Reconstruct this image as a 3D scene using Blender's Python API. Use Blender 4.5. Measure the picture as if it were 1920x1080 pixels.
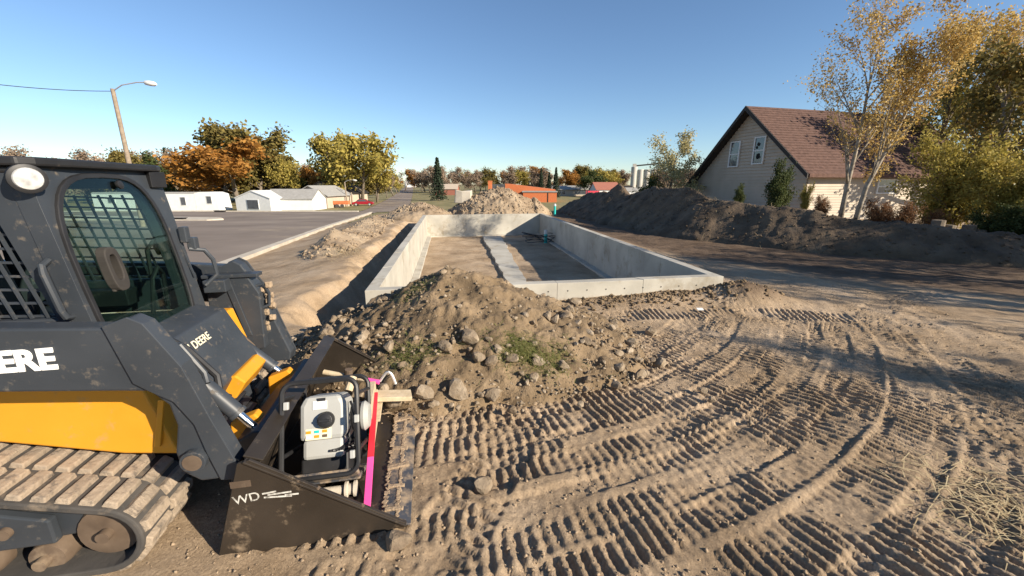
import bpy, bmesh, math, random
import numpy as np
from mathutils import Vector, Matrix
R = math.radians
rnd = random.Random(7)
for o in list(bpy.data.objects): bpy.data.objects.remove(o)
scn = bpy.context.scene
col = scn.collection

# ------------------------------------------------------------------ camera, sky, sun, exposure
CAM_H, PITCH, FPX = 2.0, R(14.3), 760.0
cam = bpy.data.cameras.new('camera'); cam.sensor_width = 36; cam.lens = 36 * FPX / 1920
cam.clip_start = .05; cam.clip_end = 6000
camo = bpy.data.objects.new('camera', cam); col.objects.link(camo)
camo.location = (0, 0, CAM_H); camo.rotation_euler = (R(90) - PITCH, 0, 0); scn.camera = camo
SUN_EL, SUN_AZ = R(24.5), R(119)          # azimuth clockwise from +Y
w = bpy.data.worlds.new('World'); scn.world = w; w.use_nodes = True
nt = w.node_tree; nt.nodes.clear()
sky = nt.nodes.new('ShaderNodeTexSky'); sky.sky_type = 'NISHITA'; sky.sun_disc = False
sky.sun_elevation = SUN_EL; sky.sun_rotation = SUN_AZ; sky.altitude = 400; sky.air_density = 1.0
sky.dust_density = 0; sky.ozone_density = 4.0
bg = nt.nodes.new('ShaderNodeBackground'); bg.inputs[1].default_value = .08
ow = nt.nodes.new('ShaderNodeOutputWorld')
nt.links.new(sky.outputs[0], bg.inputs[0]); nt.links.new(bg.outputs[0], ow.inputs[0])
sun = bpy.data.lights.new('sun', 'SUN'); sun.energy = 5.0; sun.angle = R(.5); sun.color = (1, .88, .71)
suno = bpy.data.objects.new('sun', sun); col.objects.link(suno)
sd = Vector((math.sin(SUN_AZ) * math.cos(SUN_EL), math.cos(SUN_AZ) * math.cos(SUN_EL), math.sin(SUN_EL)))
suno.rotation_euler = (-sd).to_track_quat('-Z', 'Y').to_euler(); suno.location = sd * 60
vs = scn.view_settings; vs.view_transform = 'Standard'; vs.look = 'None'; vs.gamma = 1; vs.exposure = .95
vs.use_curve_mapping = False

# ------------------------------------------------------------------ helpers
def at(px, py, Y):
    u = (px - 960) / FPX; v = (540 - py) / FPX
    d = (u, math.cos(PITCH) + v * math.sin(PITCH), -math.sin(PITCH) + v * math.cos(PITCH))
    t = Y / d[1]
    return Vector((d[0] * t, Y, CAM_H + d[2] * t))
def tag(o, label=None, cat=None, group=None, kind=None):
    if label: o['label'] = label
    if cat: o['category'] = cat
    if group: o['group'] = group
    if kind: o['kind'] = kind
    return o
def empty(name, loc=(0, 0, 0), rz=0):
    o = bpy.data.objects.new(name, None); col.objects.link(o); o.location = loc; o.rotation_euler = (0, 0, rz)
    o.empty_display_size = .2
    return o
def link(name, me, mat=None, parent=None):
    o = bpy.data.objects.new(name, me); col.objects.link(o)
    if mat and not me.materials: me.materials.append(mat)
    if parent: o.parent = parent
    return o
def npmesh(name, V, F, smooth=False):
    V = np.asarray(V, np.float32); F = np.asarray(F, np.int32)
    me = bpy.data.meshes.new(name); n = F.shape[1]
    me.vertices.add(len(V)); me.vertices.foreach_set('co', V.ravel())
    me.loops.add(F.size); me.loops.foreach_set('vertex_index', F.ravel())
    me.polygons.add(len(F)); me.polygons.foreach_set('loop_start', np.arange(0, F.size, n, dtype=np.int32))
    me.polygons.foreach_set('loop_total', np.full(len(F), n, np.int32))
    if smooth: me.polygons.foreach_set('use_smooth', np.ones(len(F), bool))
    me.update(calc_edges=True); me.validate()
    return me
def copy_tree(o, parent=None):
    c = o.copy(); col.objects.link(c)
    if parent: c.parent = parent
    for ch in o.children: copy_tree(ch, c)
    return c

class MB:
    def __init__(s): s.v = []; s.f = []
    def add(s, vs_, fs_):
        n = len(s.v); s.v += [tuple(q) for q in vs_]; s.f += [tuple(i + n for i in f) for f in fs_]; return s
    def box(s, c, d, rot=None):
        m = rot.to_matrix() if hasattr(rot, 'to_matrix') else (rot or Matrix.Identity(3))
        c = Vector(c)
        vs_ = [c + m @ Vector((sx * d[0] / 2, sy * d[1] / 2, sz * d[2] / 2)) for sx in (-1, 1) for sy in (-1, 1) for sz in (-1, 1)]
        return s.add(vs_, [(0, 1, 3, 2), (4, 6, 7, 5), (0, 4, 5, 1), (2, 3, 7, 6), (0, 2, 6, 4), (1, 5, 7, 3)])
    def prism(s, poly, a, b, axis='y'):
        def P(q, k): return (q[0], k, q[1]) if axis == 'y' else ((k, q[0], q[1]) if axis == 'x' else (q[0], q[1], k))
        n = len(poly)
        return s.add([P(q, a) for q in poly] + [P(q, b) for q in poly],
                     [tuple(range(n)), tuple(range(2 * n - 1, n - 1, -1))] + [(i, i + n, (i + 1) % n + n, (i + 1) % n) for i in range(n)])
    def ring(s, outer, inner, a, b, axis='x'):
        def P(q, k): return (q[0], k, q[1]) if axis == 'y' else ((k, q[0], q[1]) if axis == 'x' else (q[0], q[1], k))
        n = len(outer)
        vs_ = [P(q, a) for q in outer] + [P(q, a) for q in inner] + [P(q, b) for q in outer] + [P(q, b) for q in inner]
        fs_ = []
        for i in range(n):
            j = (i + 1) % n
            fs_ += [(i, j, n + j, n + i), (2 * n + i, 3 * n + i, 3 * n + j, 2 * n + j), (i, 2 * n + i, 2 * n + j, j), (n + i, n + j, 3 * n + j, 3 * n + i)]
        return s.add(vs_, fs_)
    def cyl(s, a, b, r0, r1=None, n=14, caps=True):
        a = Vector(a); b = Vector(b); r1 = r0 if r1 is None else r1
        q = (b - a).normalized().to_track_quat('Z', 'Y').to_matrix()
        vs_ = []
        for p, r in ((a, r0), (b, r1)):
            for i in range(n):
                t = 2 * math.pi * i / n; vs_.append(p + q @ Vector((r * math.cos(t), r * math.sin(t), 0)))
        fs_ = [(i, (i + 1) % n, n + (i + 1) % n, n + i) for i in range(n)]
        if caps: fs_ += [tuple(range(n - 1, -1, -1)), tuple(range(n, 2 * n))]
        return s.add(vs_, fs_)
    def tube(s, pts, r, n=8, closed=False):
        pts = [Vector(p) for p in pts]; N = len(pts); vs_ = []; up = None
        for i, p in enumerate(pts):
            a = pts[(i - 1) % N] if (closed or i > 0) else p; b = pts[(i + 1) % N] if (closed or i < N - 1) else p
            t = (b - a).normalized()
            if up is None: up = t.orthogonal().normalized()
            up = (up - t * up.dot(t)).normalized(); sd_ = t.cross(up)
            rr = r[i] if isinstance(r, (list, tuple)) else r
            for k in range(n):
                th = 2 * math.pi * k / n; vs_.append(p + up * rr * math.cos(th) + sd_ * rr * math.sin(th))
        fs_ = []
        for i in range(N if closed else N - 1):
            for k in range(n):
                a = i * n + k; b = i * n + (k + 1) % n; c = ((i + 1) % N) * n + (k + 1) % n; d = ((i + 1) % N) * n + k
                fs_.append((a, b, c, d))
        if not closed: fs_ += [tuple(range(n - 1, -1, -1)), tuple((N - 1) * n + k for k in range(n))]
        return s.add(vs_, fs_)
    def lathe(s, prof, c, axis, n=20):
        c = Vector(c); q = Vector(axis).normalized().to_track_quat('Z', 'Y').to_matrix(); m = len(prof)
        vs_ = [c + q @ Vector((r * math.cos(2 * math.pi * k / n), r * math.sin(2 * math.pi * k / n), z)) for r, z in prof for k in range(n)]
        fs_ = [(i * n + k, i * n + (k + 1) % n, (i + 1) * n + (k + 1) % n, (i + 1) * n + k) for i in range(m - 1) for k in range(n)]
        fs_ += [tuple(range(n - 1, -1, -1)), tuple((m - 1) * n + k for k in range(n))]
        return s.add(vs_, fs_)
    def build(s, name, mat, parent=None, bevel=0, smooth=False):
        me = bpy.data.meshes.new(name); me.from_pydata(s.v, [], s.f)
        bm = bmesh.new(); bm.from_mesh(me); bmesh.ops.recalc_face_normals(bm, faces=bm.faces); bm.to_mesh(me); bm.free()
        if smooth:
            for p in me.polygons: p.use_smooth = True
            try: me.set_sharp_from_angle(angle=R(40))
            except Exception: pass
        o = link(name, me, mat, parent)
        if bevel:
            m = o.modifiers.new('bevel', 'BEVEL'); m.width = bevel; m.segments = 2; m.limit_method = 'ANGLE'; m.angle_limit = R(35)
        return o

def text_mesh(name, body, size, mat, parent, M, bold=.0, ext=.002):
    cu = bpy.data.curves.new(name, 'FONT'); cu.body = body; cu.size = size; cu.offset = bold; cu.extrude = ext
    cu.align_x = 'RIGHT'
    to = bpy.data.objects.new(name + '_curve', cu); col.objects.link(to)
    dg = bpy.context.evaluated_depsgraph_get(); me = bpy.data.meshes.new_from_object(to.evaluated_get(dg))
    bpy.data.objects.remove(to); me.transform(M); me.materials.clear()
    return link(name, me, mat, parent)

# ---- materials
def M_(name, cols, scale=4, rough=.8, metal=0, bump=0, bscale=30, detail=6, spec=.4, dirt=None, dirt_amt=.5, dirt_scale=3, island=0, trans=0, coord='Object'):
    m = bpy.data.materials.new(name); m.use_nodes = True; n = m.node_tree.nodes; l = m.node_tree.links; n.clear()
    out = n.new('ShaderNodeOutputMaterial'); b = n.new('ShaderNodeBsdfPrincipled')
    b.inputs['Roughness'].default_value = rough; b.inputs['Metallic'].default_value = metal; b.inputs['Specular IOR Level'].default_value = spec
    tc = n.new('ShaderNodeTexCoord') if coord != 'Position' else n.new('ShaderNodeNewGeometry'); no = n.new('ShaderNodeTexNoise'); no.inputs['Scale'].default_value = scale; no.inputs['Detail'].default_value = detail
    l.new(tc.outputs[coord], no.inputs['Vector'])
    cr = n.new('ShaderNodeValToRGB'); e = cr.color_ramp.elements
    k = len(cols)
    for i, c in enumerate(cols):
        pos = .3 + .4 * i / max(1, k - 1)
        el = e[i] if i < 2 else e.new(pos)
        el.position = pos; el.color = (*c, 1)
    if k == 1: e[1].color = (*cols[0], 1)
    fac = no.outputs['Fac']
    if island:
        g = n.new('ShaderNodeNewGeometry'); mx = n.new('ShaderNodeMix'); mx.data_type = 'FLOAT'; mx.inputs[0].default_value = island
        mr = n.new('ShaderNodeMapRange'); mr.inputs[3].default_value = .25; mr.inputs[4].default_value = .75
        l.new(g.outputs['Random Per Island'], mr.inputs[0]); l.new(fac, mx.inputs[2]); l.new(mr.outputs[0], mx.inputs[3]); fac = mx.outputs[0]
    l.new(fac, cr.inputs[0]); c_out = cr.outputs[0]
    if dirt:
        n2 = n.new('ShaderNodeTexNoise'); n2.inputs['Scale'].default_value = dirt_scale; n2.inputs['Detail'].default_value = 9; n2.inputs['Roughness'].default_value = .7
        l.new(tc.outputs[coord], n2.inputs['Vector'])
        r2 = n.new('ShaderNodeValToRGB'); r2.color_ramp.elements[0].position = .68 - dirt_amt * .4; r2.color_ramp.elements[1].position = .8 - dirt_amt * .3
        l.new(n2.outputs['Fac'], r2.inputs[0])
        mc = n.new('ShaderNodeMix'); mc.data_type = 'RGBA'; l.new(r2.outputs[0], mc.inputs[0]); l.new(c_out, mc.inputs[6]); mc.inputs[7].default_value = (*dirt, 1)
        c_out = mc.outputs[2]
        rr = n.new('ShaderNodeMapRange'); rr.inputs[3].default_value = rough; rr.inputs[4].default_value = .95
        l.new(r2.outputs[0], rr.inputs[0]); l.new(rr.outputs[0], b.inputs['Roughness'])
    l.new(c_out, b.inputs['Base Color'])
    if bump:
        nb = n.new('ShaderNodeTexNoise'); nb.inputs['Scale'].default_value = bscale; nb.inputs['Detail'].default_value = 8; nb.inputs['Roughness'].default_value = .65
        l.new(tc.outputs[coord], nb.inputs['Vector'])
        bp = n.new('ShaderNodeBump'); bp.inputs['Strength'].default_value = min(1, bump); bp.inputs['Distance'].default_value = .02 * max(1, bump)
        l.new(nb.outputs['Fac'], bp.inputs['Height']); l.new(bp.outputs[0], b.inputs['Normal'])
    sh = b.outputs[0]
    if trans:
        t = n.new('ShaderNodeBsdfTranslucent'); l.new(c_out, t.inputs['Color']); ms = n.new('ShaderNodeMixShader'); ms.inputs[0].default_value = trans
        l.new(sh, ms.inputs[1]); l.new(t.outputs[0], ms.inputs[2]); sh = ms.outputs[0]
    l.new(sh, out.inputs[0])
    return m
def glass(name, tint, gloss=.12):
    m = bpy.data.materials.new(name); m.use_nodes = True; n = m.node_tree.nodes; l = m.node_tree.links; n.clear()
    out = n.new('ShaderNodeOutputMaterial'); t = n.new('ShaderNodeBsdfTransparent'); t.inputs[0].default_value = (*tint, 1)
    g = n.new('ShaderNodeBsdfGlossy'); g.inputs['Roughness'].default_value = .03; g.inputs['Color'].default_value = (.9, .95, .95, 1)
    f = n.new('ShaderNodeLayerWeight'); a0 = n.new('ShaderNodeMath'); a0.operation = 'POWER'; a0.inputs[1].default_value = 4; a = n.new('ShaderNodeMath'); a.operation = 'MULTIPLY_ADD'; a.inputs[1].default_value = .5; a.inputs[2].default_value = .03
    l.new(f.outputs['Facing'], a0.inputs[0]); l.new(a0.outputs[0], a.inputs[0]); mx = n.new('ShaderNodeMixShader'); l.new(a.outputs[0], mx.inputs[0]); l.new(t.outputs[0], mx.inputs[1]); l.new(g.outputs[0], mx.inputs[2])
    l.new(mx.outputs[0], out.inputs[0]); return m
TAN = (.34, .25, .165); TAN2 = (.42, .32, .22); BRN = (.2, .135, .085); MUD = (.36, .27, .18)
MAT = dict(
    rock=M_('rock', [(.15, .11, .075), (.25, .195, .135), (.38, .31, .23)], 7, .95, bump=.8, bscale=40, dirt=(.2, .145, .088), dirt_amt=.45, dirt_scale=9, coord='Position'),
    mound=M_('mound_soil', [(.1, .07, .04), (.185, .13, .075), (.27, .195, .12)], 3, .95, bump=1.3, bscale=28),
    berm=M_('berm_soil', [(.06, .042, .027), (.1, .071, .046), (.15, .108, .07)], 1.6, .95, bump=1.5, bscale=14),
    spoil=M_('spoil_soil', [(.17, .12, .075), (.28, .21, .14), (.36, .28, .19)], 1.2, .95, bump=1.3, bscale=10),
    concrete=M_('concrete', [(.33, .31, .265), (.41, .385, .33), (.48, .455, .39)], 1.3, .85, bump=.15, bscale=60, dirt=(.27, .23, .17), dirt_amt=.36, dirt_scale=1.7),
    asphalt=M_('asphalt', [(.17, .14, .118), (.22, .183, .155), (.28, .235, .195)], .18, .95, bump=.2, bscale=40, spec=.08, dirt=(.34, .28, .21), dirt_amt=.35, dirt_scale=.12),
    kerb=M_('kerb', [(.4, .35, .28), (.52, .47, .39)], 1.5, .9, bump=.3),
    lawn=M_('lawn', [(.1, .1, .035), (.2, .17, .07), (.28, .22, .11)], .35, .95, bump=1.2, bscale=9),
    charcoal=M_('charcoal_paint', [(.028, .033, .04), (.042, .048, .057)], 3, .45, bump=.04, bscale=9, dirt=(.13, .11, .088), dirt_amt=.27, dirt_scale=16),
    black=M_('black_plastic', [(.012, .012, .013), (.022, .022, .024)], 8, .5, dirt=(.15, .12, .09), dirt_amt=.1, dirt_scale=9),
    yellow=M_('yellow_paint', [(.56, .245, .014), (.64, .29, .022)], 2, .42, bump=.03, bscale=6, dirt=(.42, .24, .08), dirt_amt=.26, dirt_scale=11),
    rubber=M_('rubber', [(.04, .038, .036), (.07, .063, .057)], 7, .85, bump=.2, dirt=(.17, .135, .1), dirt_amt=.3, dirt_scale=5),
    lug=M_('dusty_tread', [(.22, .175, .13), (.36, .285, .21)], 6, .95, bump=.6, bscale=45, dirt=(.1, .085, .072), dirt_amt=.42, dirt_scale=14, coord='Position'),
    steel=M_('bucket_steel', [(.045, .036, .028), (.075, .06, .047)], 3, .38, metal=.55, bump=.08, dirt=MUD, dirt_amt=.22, dirt_scale=4),
    muddy=M_('muddy_steel', [(.05, .055, .065), (.08, .085, .1)], 4, .5, metal=.3, dirt=MUD, dirt_amt=.6, dirt_scale=9),
    mud=M_('dry_mud', [(.3, .22, .145), (.4, .3, .2)], 12, .95, bump=1, bscale=40),
    chrome=M_('chrome_rod', [(.7, .7, .7), (.75, .75, .75)], 3, .18, metal=1),
    handle=M_('dusty_black', [(.025, .022, .02), (.04, .035, .03)], 9, .7),
    rust=M_('worn_metal', [(.09, .062, .042), (.16, .115, .08)], 9, .75, metal=.2, dirt=(.28, .21, .14), dirt_amt=.35),
    white=M_('white_paint', [(.62, .62, .6), (.7, .7, .68)], 2, .6),
    wornd=M_('worn_decal', [(.5, .48, .43), (.6, .58, .53)], 8, .7, dirt=(.08, .065, .05), dirt_amt=.5, dirt_scale=22),
    decal=M_('decal_white', [(.8, .8, .78), (.82, .82, .8)], 2, .5),
    cream=M_('decal_cream', [(.7, .64, .45), (.72, .66, .5)], 2, .5),
    lamp=M_('lamp_lens', [(.3, .3, .3), (.6, .6, .58)], 25, .15),
    grey=M_('grey_plastic', [(.33, .33, .31), (.38, .38, .36)], 4, .45, dirt=MUD, dirt_amt=.12, dirt_scale=9),
    wood=M_('lumber', [(.42, .33, .21), (.55, .45, .31)], 14, .85, bump=.2, dirt=(.25, .2, .15), dirt_amt=.25),
    red=M_('red_paint', [(.75, .02, .03), (.8, .03, .05)], 4, .5),
    pink=M_('pink_paint', [(.8, .07, .3), (.85, .1, .36)], 4, .5),
    teal=M_('teal_plastic', [(.02, .42, .4), (.03, .48, .46)], 4, .4),
    siding=M_('cream_siding', [(.4, .34, .265), (.47, .4, .32)], 1.2, .75, bump=.05),
    shingle=M_('brown_shingle', [(.075, .04, .03), (.105, .058, .044), (.14, .078, .06)], 5, .95, bump=1, bscale=20),
    dark=M_('dark_trim_shade', [(.02, .017, .015), (.03, .025, .022)], 4, .7),
    pane=M_('window_pane', [(.05, .06, .07), (.09, .1, .115)], 1.2, .08, spec=.8),
    hole=M_('dark_interior', [(.008, .008, .008)], 3, .9),
    brick=M_('orange_brick', [(.5, .14, .05), (.58, .18, .07)], 3, .85),
    greyroof=M_('grey_roof', [(.26, .25, .23), (.33, .32, .3)], 2, .9, bump=.4),
    tanwall=M_('tan_wall', [(.4, .33, .25), (.46, .38, .3)], 2, .85),
    redroof=M_('red_roof', [(.26, .1, .07), (.32, .13, .09)], 3, .9),
    carred=M_('car_red', [(.25, .01, .02), (.28, .015, .025)], 2, .25),
    playred=M_('play_red', [(.5, .02, .05), (.55, .03, .06)], 2, .5),
    pole=M_('weathered_pole', [(.2, .155, .11), (.3, .24, .18)], 6, .9, bump=.5),
    galv=M_('galvanised', [(.5, .5, .5), (.58, .58, .58)], 4, .45, metal=.4),
    silo=M_('silo_concrete', [(.42, .4, .36), (.5, .47, .42)], .3, .9),
    bark=M_('grey_bark', [(.12, .095, .07), (.2, .165, .125)], 6, .95, bump=.5),
    birch=M_('pale_bark', [(.16, .13, .1), (.28, .24, .19), (.37, .33, .27)], 7, .9, bump=.4),
    straw=M_('dry_straw', [(.4, .3, .16), (.56, .45, .26)], 6, .9, island=.8),
    grass=M_('green_grass', [(.1, .13, .03), (.2, .21, .06), (.3, .27, .1)], 6, .9, island=.8, trans=.25),
    l_gold=M_('leaf_gold', [(.36, .22, .05), (.52, .35, .1), (.62, .47, .2)], .8, .8, island=.7, trans=.35),
    l_orange=M_('leaf_orange', [(.22, .1, .02), (.34, .15, .025), (.4, .22, .05)], .3, .8, island=.5, trans=.3),
    l_olive=M_('leaf_olive', [(.1, .085, .02), (.17, .135, .035), (.26, .19, .05)], .3, .8, island=.5, trans=.3),
    l_yel=M_('leaf_yellowgreen', [(.19, .165, .035), (.36, .29, .06), (.5, .39, .11)], .5, .8, island=.6, trans=.35),
    l_pale=M_('leaf_pale', [(.3, .27, .1), (.45, .4, .2), (.55, .48, .28)], .8, .8, island=.7, trans=.35),
    l_green=M_('leaf_green', [(.03, .045, .012), (.06, .08, .02), (.1, .11, .03)], .5, .8, island=.6, trans=.25),
    l_spruce=M_('needles', [(.014, .026, .014), (.03, .045, .022)], .6, .9, island=.5),
    l_brown=M_('twigs_brown', [(.15, .11, .08), (.23, .17, .12), (.3, .21, .14)], .3, .9, island=.6),
    l_red=M_('leaf_redbrown', [(.13, .06, .03), (.25, .12, .05), (.34, .2, .09)], 1, .85, island=.7, trans=.25),
    glass=glass('tinted_glass', (.66, .78, .73)),
)

# ------------------------------------------------------------------ terrain functions (metres)
_rs = np.random.RandomState(3); _tab = _rs.rand(256, 256)
def vn(x, y):
    xi = np.floor(x).astype(int); yi = np.floor(y).astype(int); fx = x - xi; fy = y - yi
    fx = fx * fx * (3 - 2 * fx); fy = fy * fy * (3 - 2 * fy)
    a = _tab[xi & 255, yi & 255]; b = _tab[(xi + 1) & 255, yi & 255]; c = _tab[xi & 255, (yi + 1) & 255]; d = _tab[(xi + 1) & 255, (yi + 1) & 255]
    return (a * (1 - fx) + b * fx) * (1 - fy) + (c * (1 - fx) + d * fx) * fy - .5
def fbm(x, y, o=4):
    r = 0; a = 1
    for i in range(o): r = r + a * vn(x * 2 ** i + 17.3 * i, y * 2 ** i + 5.1 * i); a *= .5
    return r
def ss(a, b, x): t = np.clip((x - a) / (b - a), 0, 1); return t * t * (3 - 2 * t)
def x_st(y): return -22.5 - .2325 * (y - 91)
def E_road(y): return np.interp(y, [-80, 0, 11, 30, 47, 60, 75, 130, 200, 300, 450, 650, 1500], [.2, -.3, -.5, -1.0, -1.6, -2.05, -2.5, -2.7, -2.5, -1.2, .8, 1.8, 2])
def x_road(y): return -8.9 - .245 * (y - 11.4)
FND = [np.array(q) for q in ((-2.37, 6.3), (3.94, 7.36), (1.81, 24.44), (-5.01, 23.12))]   # NL NR FR FL outer corners
def edge_d(i, x, y):                                   # signed distance inside (+) from edge i
    a = FND[i]; b = FND[(i + 1) % 4]; d = (b - a) / np.linalg.norm(b - a)
    return -(x - a[0]) * d[1] + (y - a[1]) * d[0]
def macro(x, y):
    x = np.asarray(x, float); y = np.asarray(y, float)
    E = E_road(y); s = x - x_road(y)
    k = ss(.2, 4.2, s) * (1 - ss(26.5, 48, y) * (1 - ss(9, 16, x) * (1 - ss(45, 80, y))))
    return E * (1 - k)
def mound(x, y):
    dx = x + .74; dy = y - 4.95
    r = np.sqrt((dx / np.where(dx > 0, 2.35, 1.95)) ** 2 + (dy / np.where(dy > 0, 1.45, 1.62)) ** 2)
    r = np.sqrt(r * r + .03) - .1 + .13 * fbm(x * 1.3 + 3, y * 1.3, 3)
    return .98 * np.clip(1 - r, 0, 1) ** 1.0
CREST = np.array([(3.4, 38, .2), (5.4, 30, 1.3), (6.2, 26, 1.8), (7.2, 20.4, 1.72), (8.2, 16.4, 1.52), (9.5, 13.9, 1.2), (10.8, 12.2, .95), (12.8, 11.0, .72), (17, 9.8, .6), (22, 9.0, .6)])
def berm(x, y):
    best = np.full(np.shape(x), 1e9); hh = np.zeros(np.shape(x)); side = np.zeros(np.shape(x))
    for (ax, ay, az), (bx, by, bz) in zip(CREST[:-1], CREST[1:]):
        dx, dy = bx - ax, by - ay; L2 = dx * dx + dy * dy
        t = np.clip(((x - ax) * dx + (y - ay) * dy) / L2, 0, 1); qx = x - ax - t * dx; qy = y - ay - t * dy
        d = np.hypot(qx, qy); m = d < best
        best = np.where(m, d, best); hh = np.where(m, az + t * (bz - az), hh); side = np.where(m, np.sign(qx * dy - qy * dx), side)
    wd = np.where(side > 0, .45 + 1.02 * hh, 2.6) + .55 * fbm(x * .5, y * .5, 3)
    p = np.clip(1 - best / wd, 0, 1)
    return hh * (p ** 1.05) * (1 + .28 * fbm(x * .6, y * .6 + 8, 3)) + ss(0, .35, p) * (.1 * fbm(x * 1.9, y * 1.9, 3) + .22 * np.abs(fbm(x * .55 + y * .3, y * .4, 3)))
def spoil(x, y):
    msk = 1 - ss(-.25, -.02, np.minimum.reduce([edge_d(i, x, y) for i in range(4)]))
    r1 = np.sqrt(((x + .9) / 3.6) ** 2 + ((y - 27.2) / 2.5) ** 2) + .22 * fbm(x * .7, y * .7, 4)
    r2 = np.sqrt(((x + 5.9) / 2.3) ** 2 + ((y - 26.0) / 2.2) ** 2) + .22 * fbm(x * .8, y * .8 + 4, 4)
    return np.maximum(1.95 * np.clip(1 - r1, 0, 1) ** .75, 1.0 * np.clip(1 - r2, 0, 1) ** .8) * msk
TRK = []      # (cx, cy, r, a0, a1) arcs of crawler prints; later ones overprint earlier ones
for cx, cy, r_, a0, a1 in ((-2.0, 9.25, 8.25, -85, -18), (-2.0, 9.25, 7.2, -88, -22), (-2.05, 9.25, 6.62, -88, -25), (-2.0, 9.25, 8.75, -80, -15), (-2.0, 9.25, 7.75, -86, -20), (-2.1, 9.3, 5.9, -92, -32), (-2.0, 9.25, 9.3, -74, -12), (-2.0, 9.3, 9.0, -72, -8), (3.4, -2.5, 8.7, 55, 118), (-2.6, 9.6, 10.4, -66, -20), (9.5, 2.0, 5.6, 95, 190),
                           (-1.6, 9.0, 5.45, -98, -30), (-2, 9.2, 8.55, -75, -22), (-2.1, 9.3, 6.35, -86, -28), (-2.3, 9.1, 7.95, -80, -30),
                           (-2.1, 9.2, 6.95, -78, -38), (-2.0, 9.25, 7.5, -82, -25), (12, 9.0, 8.6, 158, 205), (-2.2, 9.4, 9.55, -62, -30),
                           (-4.2, 3.9, 3.35, -40, 62), (-4.2, 3.9, 4.3, -55, 40)):
    TRK.append((cx, cy, r_, R(a0), R(a1)))
def prints(x, y, z):
    for i, (cx, cy, r_, a0, a1) in enumerate(TRK):
        dx = x - cx; dy = y - cy; d = np.hypot(dx, dy) - r_ + .05 * vn(x * .9 + i, y * .9); a = np.arctan2(dy, dx)
        a = np.where(a < a0 - .3, a + 2 * math.pi, a)
        ends = ss(a0, a0 + .08, a) * (1 - ss(a1 - .08, a1, a))
        wob = .62 + 1.1 * fbm(x * 1.1 + 7 * i, y * 1.1, 3)
        m = (1 - ss(.2, .235, np.abs(d))) * ends * np.clip(wob * 1.6, 0, 1)
        s = a * r_ / .082 + np.where(d > 0, .5, 0) * (i % 2) + d * 1.1
        ph = s - np.floor(s)
        lug = ss(.06, .2, ph) * (1 - ss(.58, .72, ph))
        amp = np.clip(.55 + 1.5 * fbm(x * 2.3 + 3 * i, y * 2.3, 3), 0, 1)
        prof = -.02 + .034 * lug * amp + .011 * fbm(x * 18, y * 18, 2)
        rim = .009 * np.exp(-((np.abs(d) - .245) / .022) ** 2) * ends * np.clip(wob, 0, 1) * (.6 + fbm(x * 6, y * 6, 2))
        z = z * (1 - m) + (z * .8 + prof) * m + rim
    return z
def ground(x, y, fine=True):
    x = np.asarray(x, float); y = np.asarray(y, float)
    z = macro(x, y)
    s = x - x_road(y)
    site = ss(.8, 2.2, s) * (1 - ss(29, 33, y)) * (1 - ss(24, 30, x)) * ss(-14, -8, y)
    n = .07 * fbm(x * .35, y * .35, 3) + .03 * fbm(x * 1.4, y * 1.4, 3)
    if fine:
        n = n + .016 * fbm(x * 5, y * 5, 3) + .016 * np.maximum(0, fbm(x * 14, y * 14, 2))
        near = (1 - ss(7, 10, np.hypot(x - 2, y - 3)))
        zz = prints(x, y, n); n = n * (1 - near) + zz * near
    z = z + n * site
    # excavation
    D = np.minimum.reduce([edge_d(i, x, y) for i in range(4)])
    dl = edge_d(3, x, y)                                # left wall
    along = ss(-.6, .6, edge_d(0, x, y)) * ss(-1.2, .3, edge_d(2, x, y))
    tr = (1 - ss(.5, 1.25, -dl + .3 * fbm(x * .8, y * .8, 3) + .22 * fbm(x * 2.6, y * 2.6, 4))) * along * (dl < .1)
    z = z * (1 - tr) + (-.62 + .08 * fbm(x * 2, y * 2, 3)) * tr
    dr = -edge_d(1, x, y)
    z = z + .2 * (1 - ss(.2, 1.4, dr)) * (dr > -.1) * (1 - ss(0, 6, 12 - y)) * ss(8, 11, y)
    dn = -edge_d(0, x, y)
    z = z + (.1 * (1 - ss(.1, 1.0, dn)) * (dn > -.1) + .03) * ss(-1, 3, x) * (1 - ss(2.9, 4.3, x)) * ss(5, 6.5, y) * (y < 8.5)
    z = z + (.34 + .1 * fbm(x * 3, y * 3, 3)) * np.exp(-(((x - 4.15) / .6) ** 2 + ((y - 6.95) / .42) ** 2))
    ins = ss(.03, .12, D)
    z = z * (1 - ins) + (-.87 + .05 * fbm(x * .8, y * .8, 4) + .02 * fbm(x * 4, y * 4, 2)) * ins
    paved = (1 - ss(-.35, .0, s)) + 0 * z
    lawn_ = ss(33, 35, y) * ss(.4, .8, s) + 0 * z
    z = z - .16 * np.clip(paved + lawn_, 0, 1)
    return z
def G(x, y): return float(ground(np.array([x]), np.array([y]), False)[0])
def Gf(x, y): return float(ground(np.array([x]), np.array([y]), True)[0])

def axis_pts(segs, lo, hi, g=1.13):
    pts = []
    for a, b, st in segs: pts += list(np.arange(a, b, st))
    pts.append(segs[-1][1]); st = segs[-1][2]; p = pts[-1]
    while p < hi: st *= g; p += st; pts.append(p)
    st = segs[0][2]; p = pts[0]; pre = []
    while p > lo: st *= g; p -= st; pre.append(p)
    return np.array(pre[::-1] + pts)
def grid(name, xs, ys, fn, mat, smooth=True):
    X, Y = np.meshgrid(xs, ys); Z = fn(X, Y); nx = len(xs); ny = len(ys)
    V = np.stack([X, Y, Z], -1).reshape(-1, 3)
    i = (np.arange(ny - 1)[:, None] * nx + np.arange(nx - 1)[None]).ravel()
    return npmesh(name, V, np.stack([i, i + 1, i + nx + 1, i + nx], 1), smooth)

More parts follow.
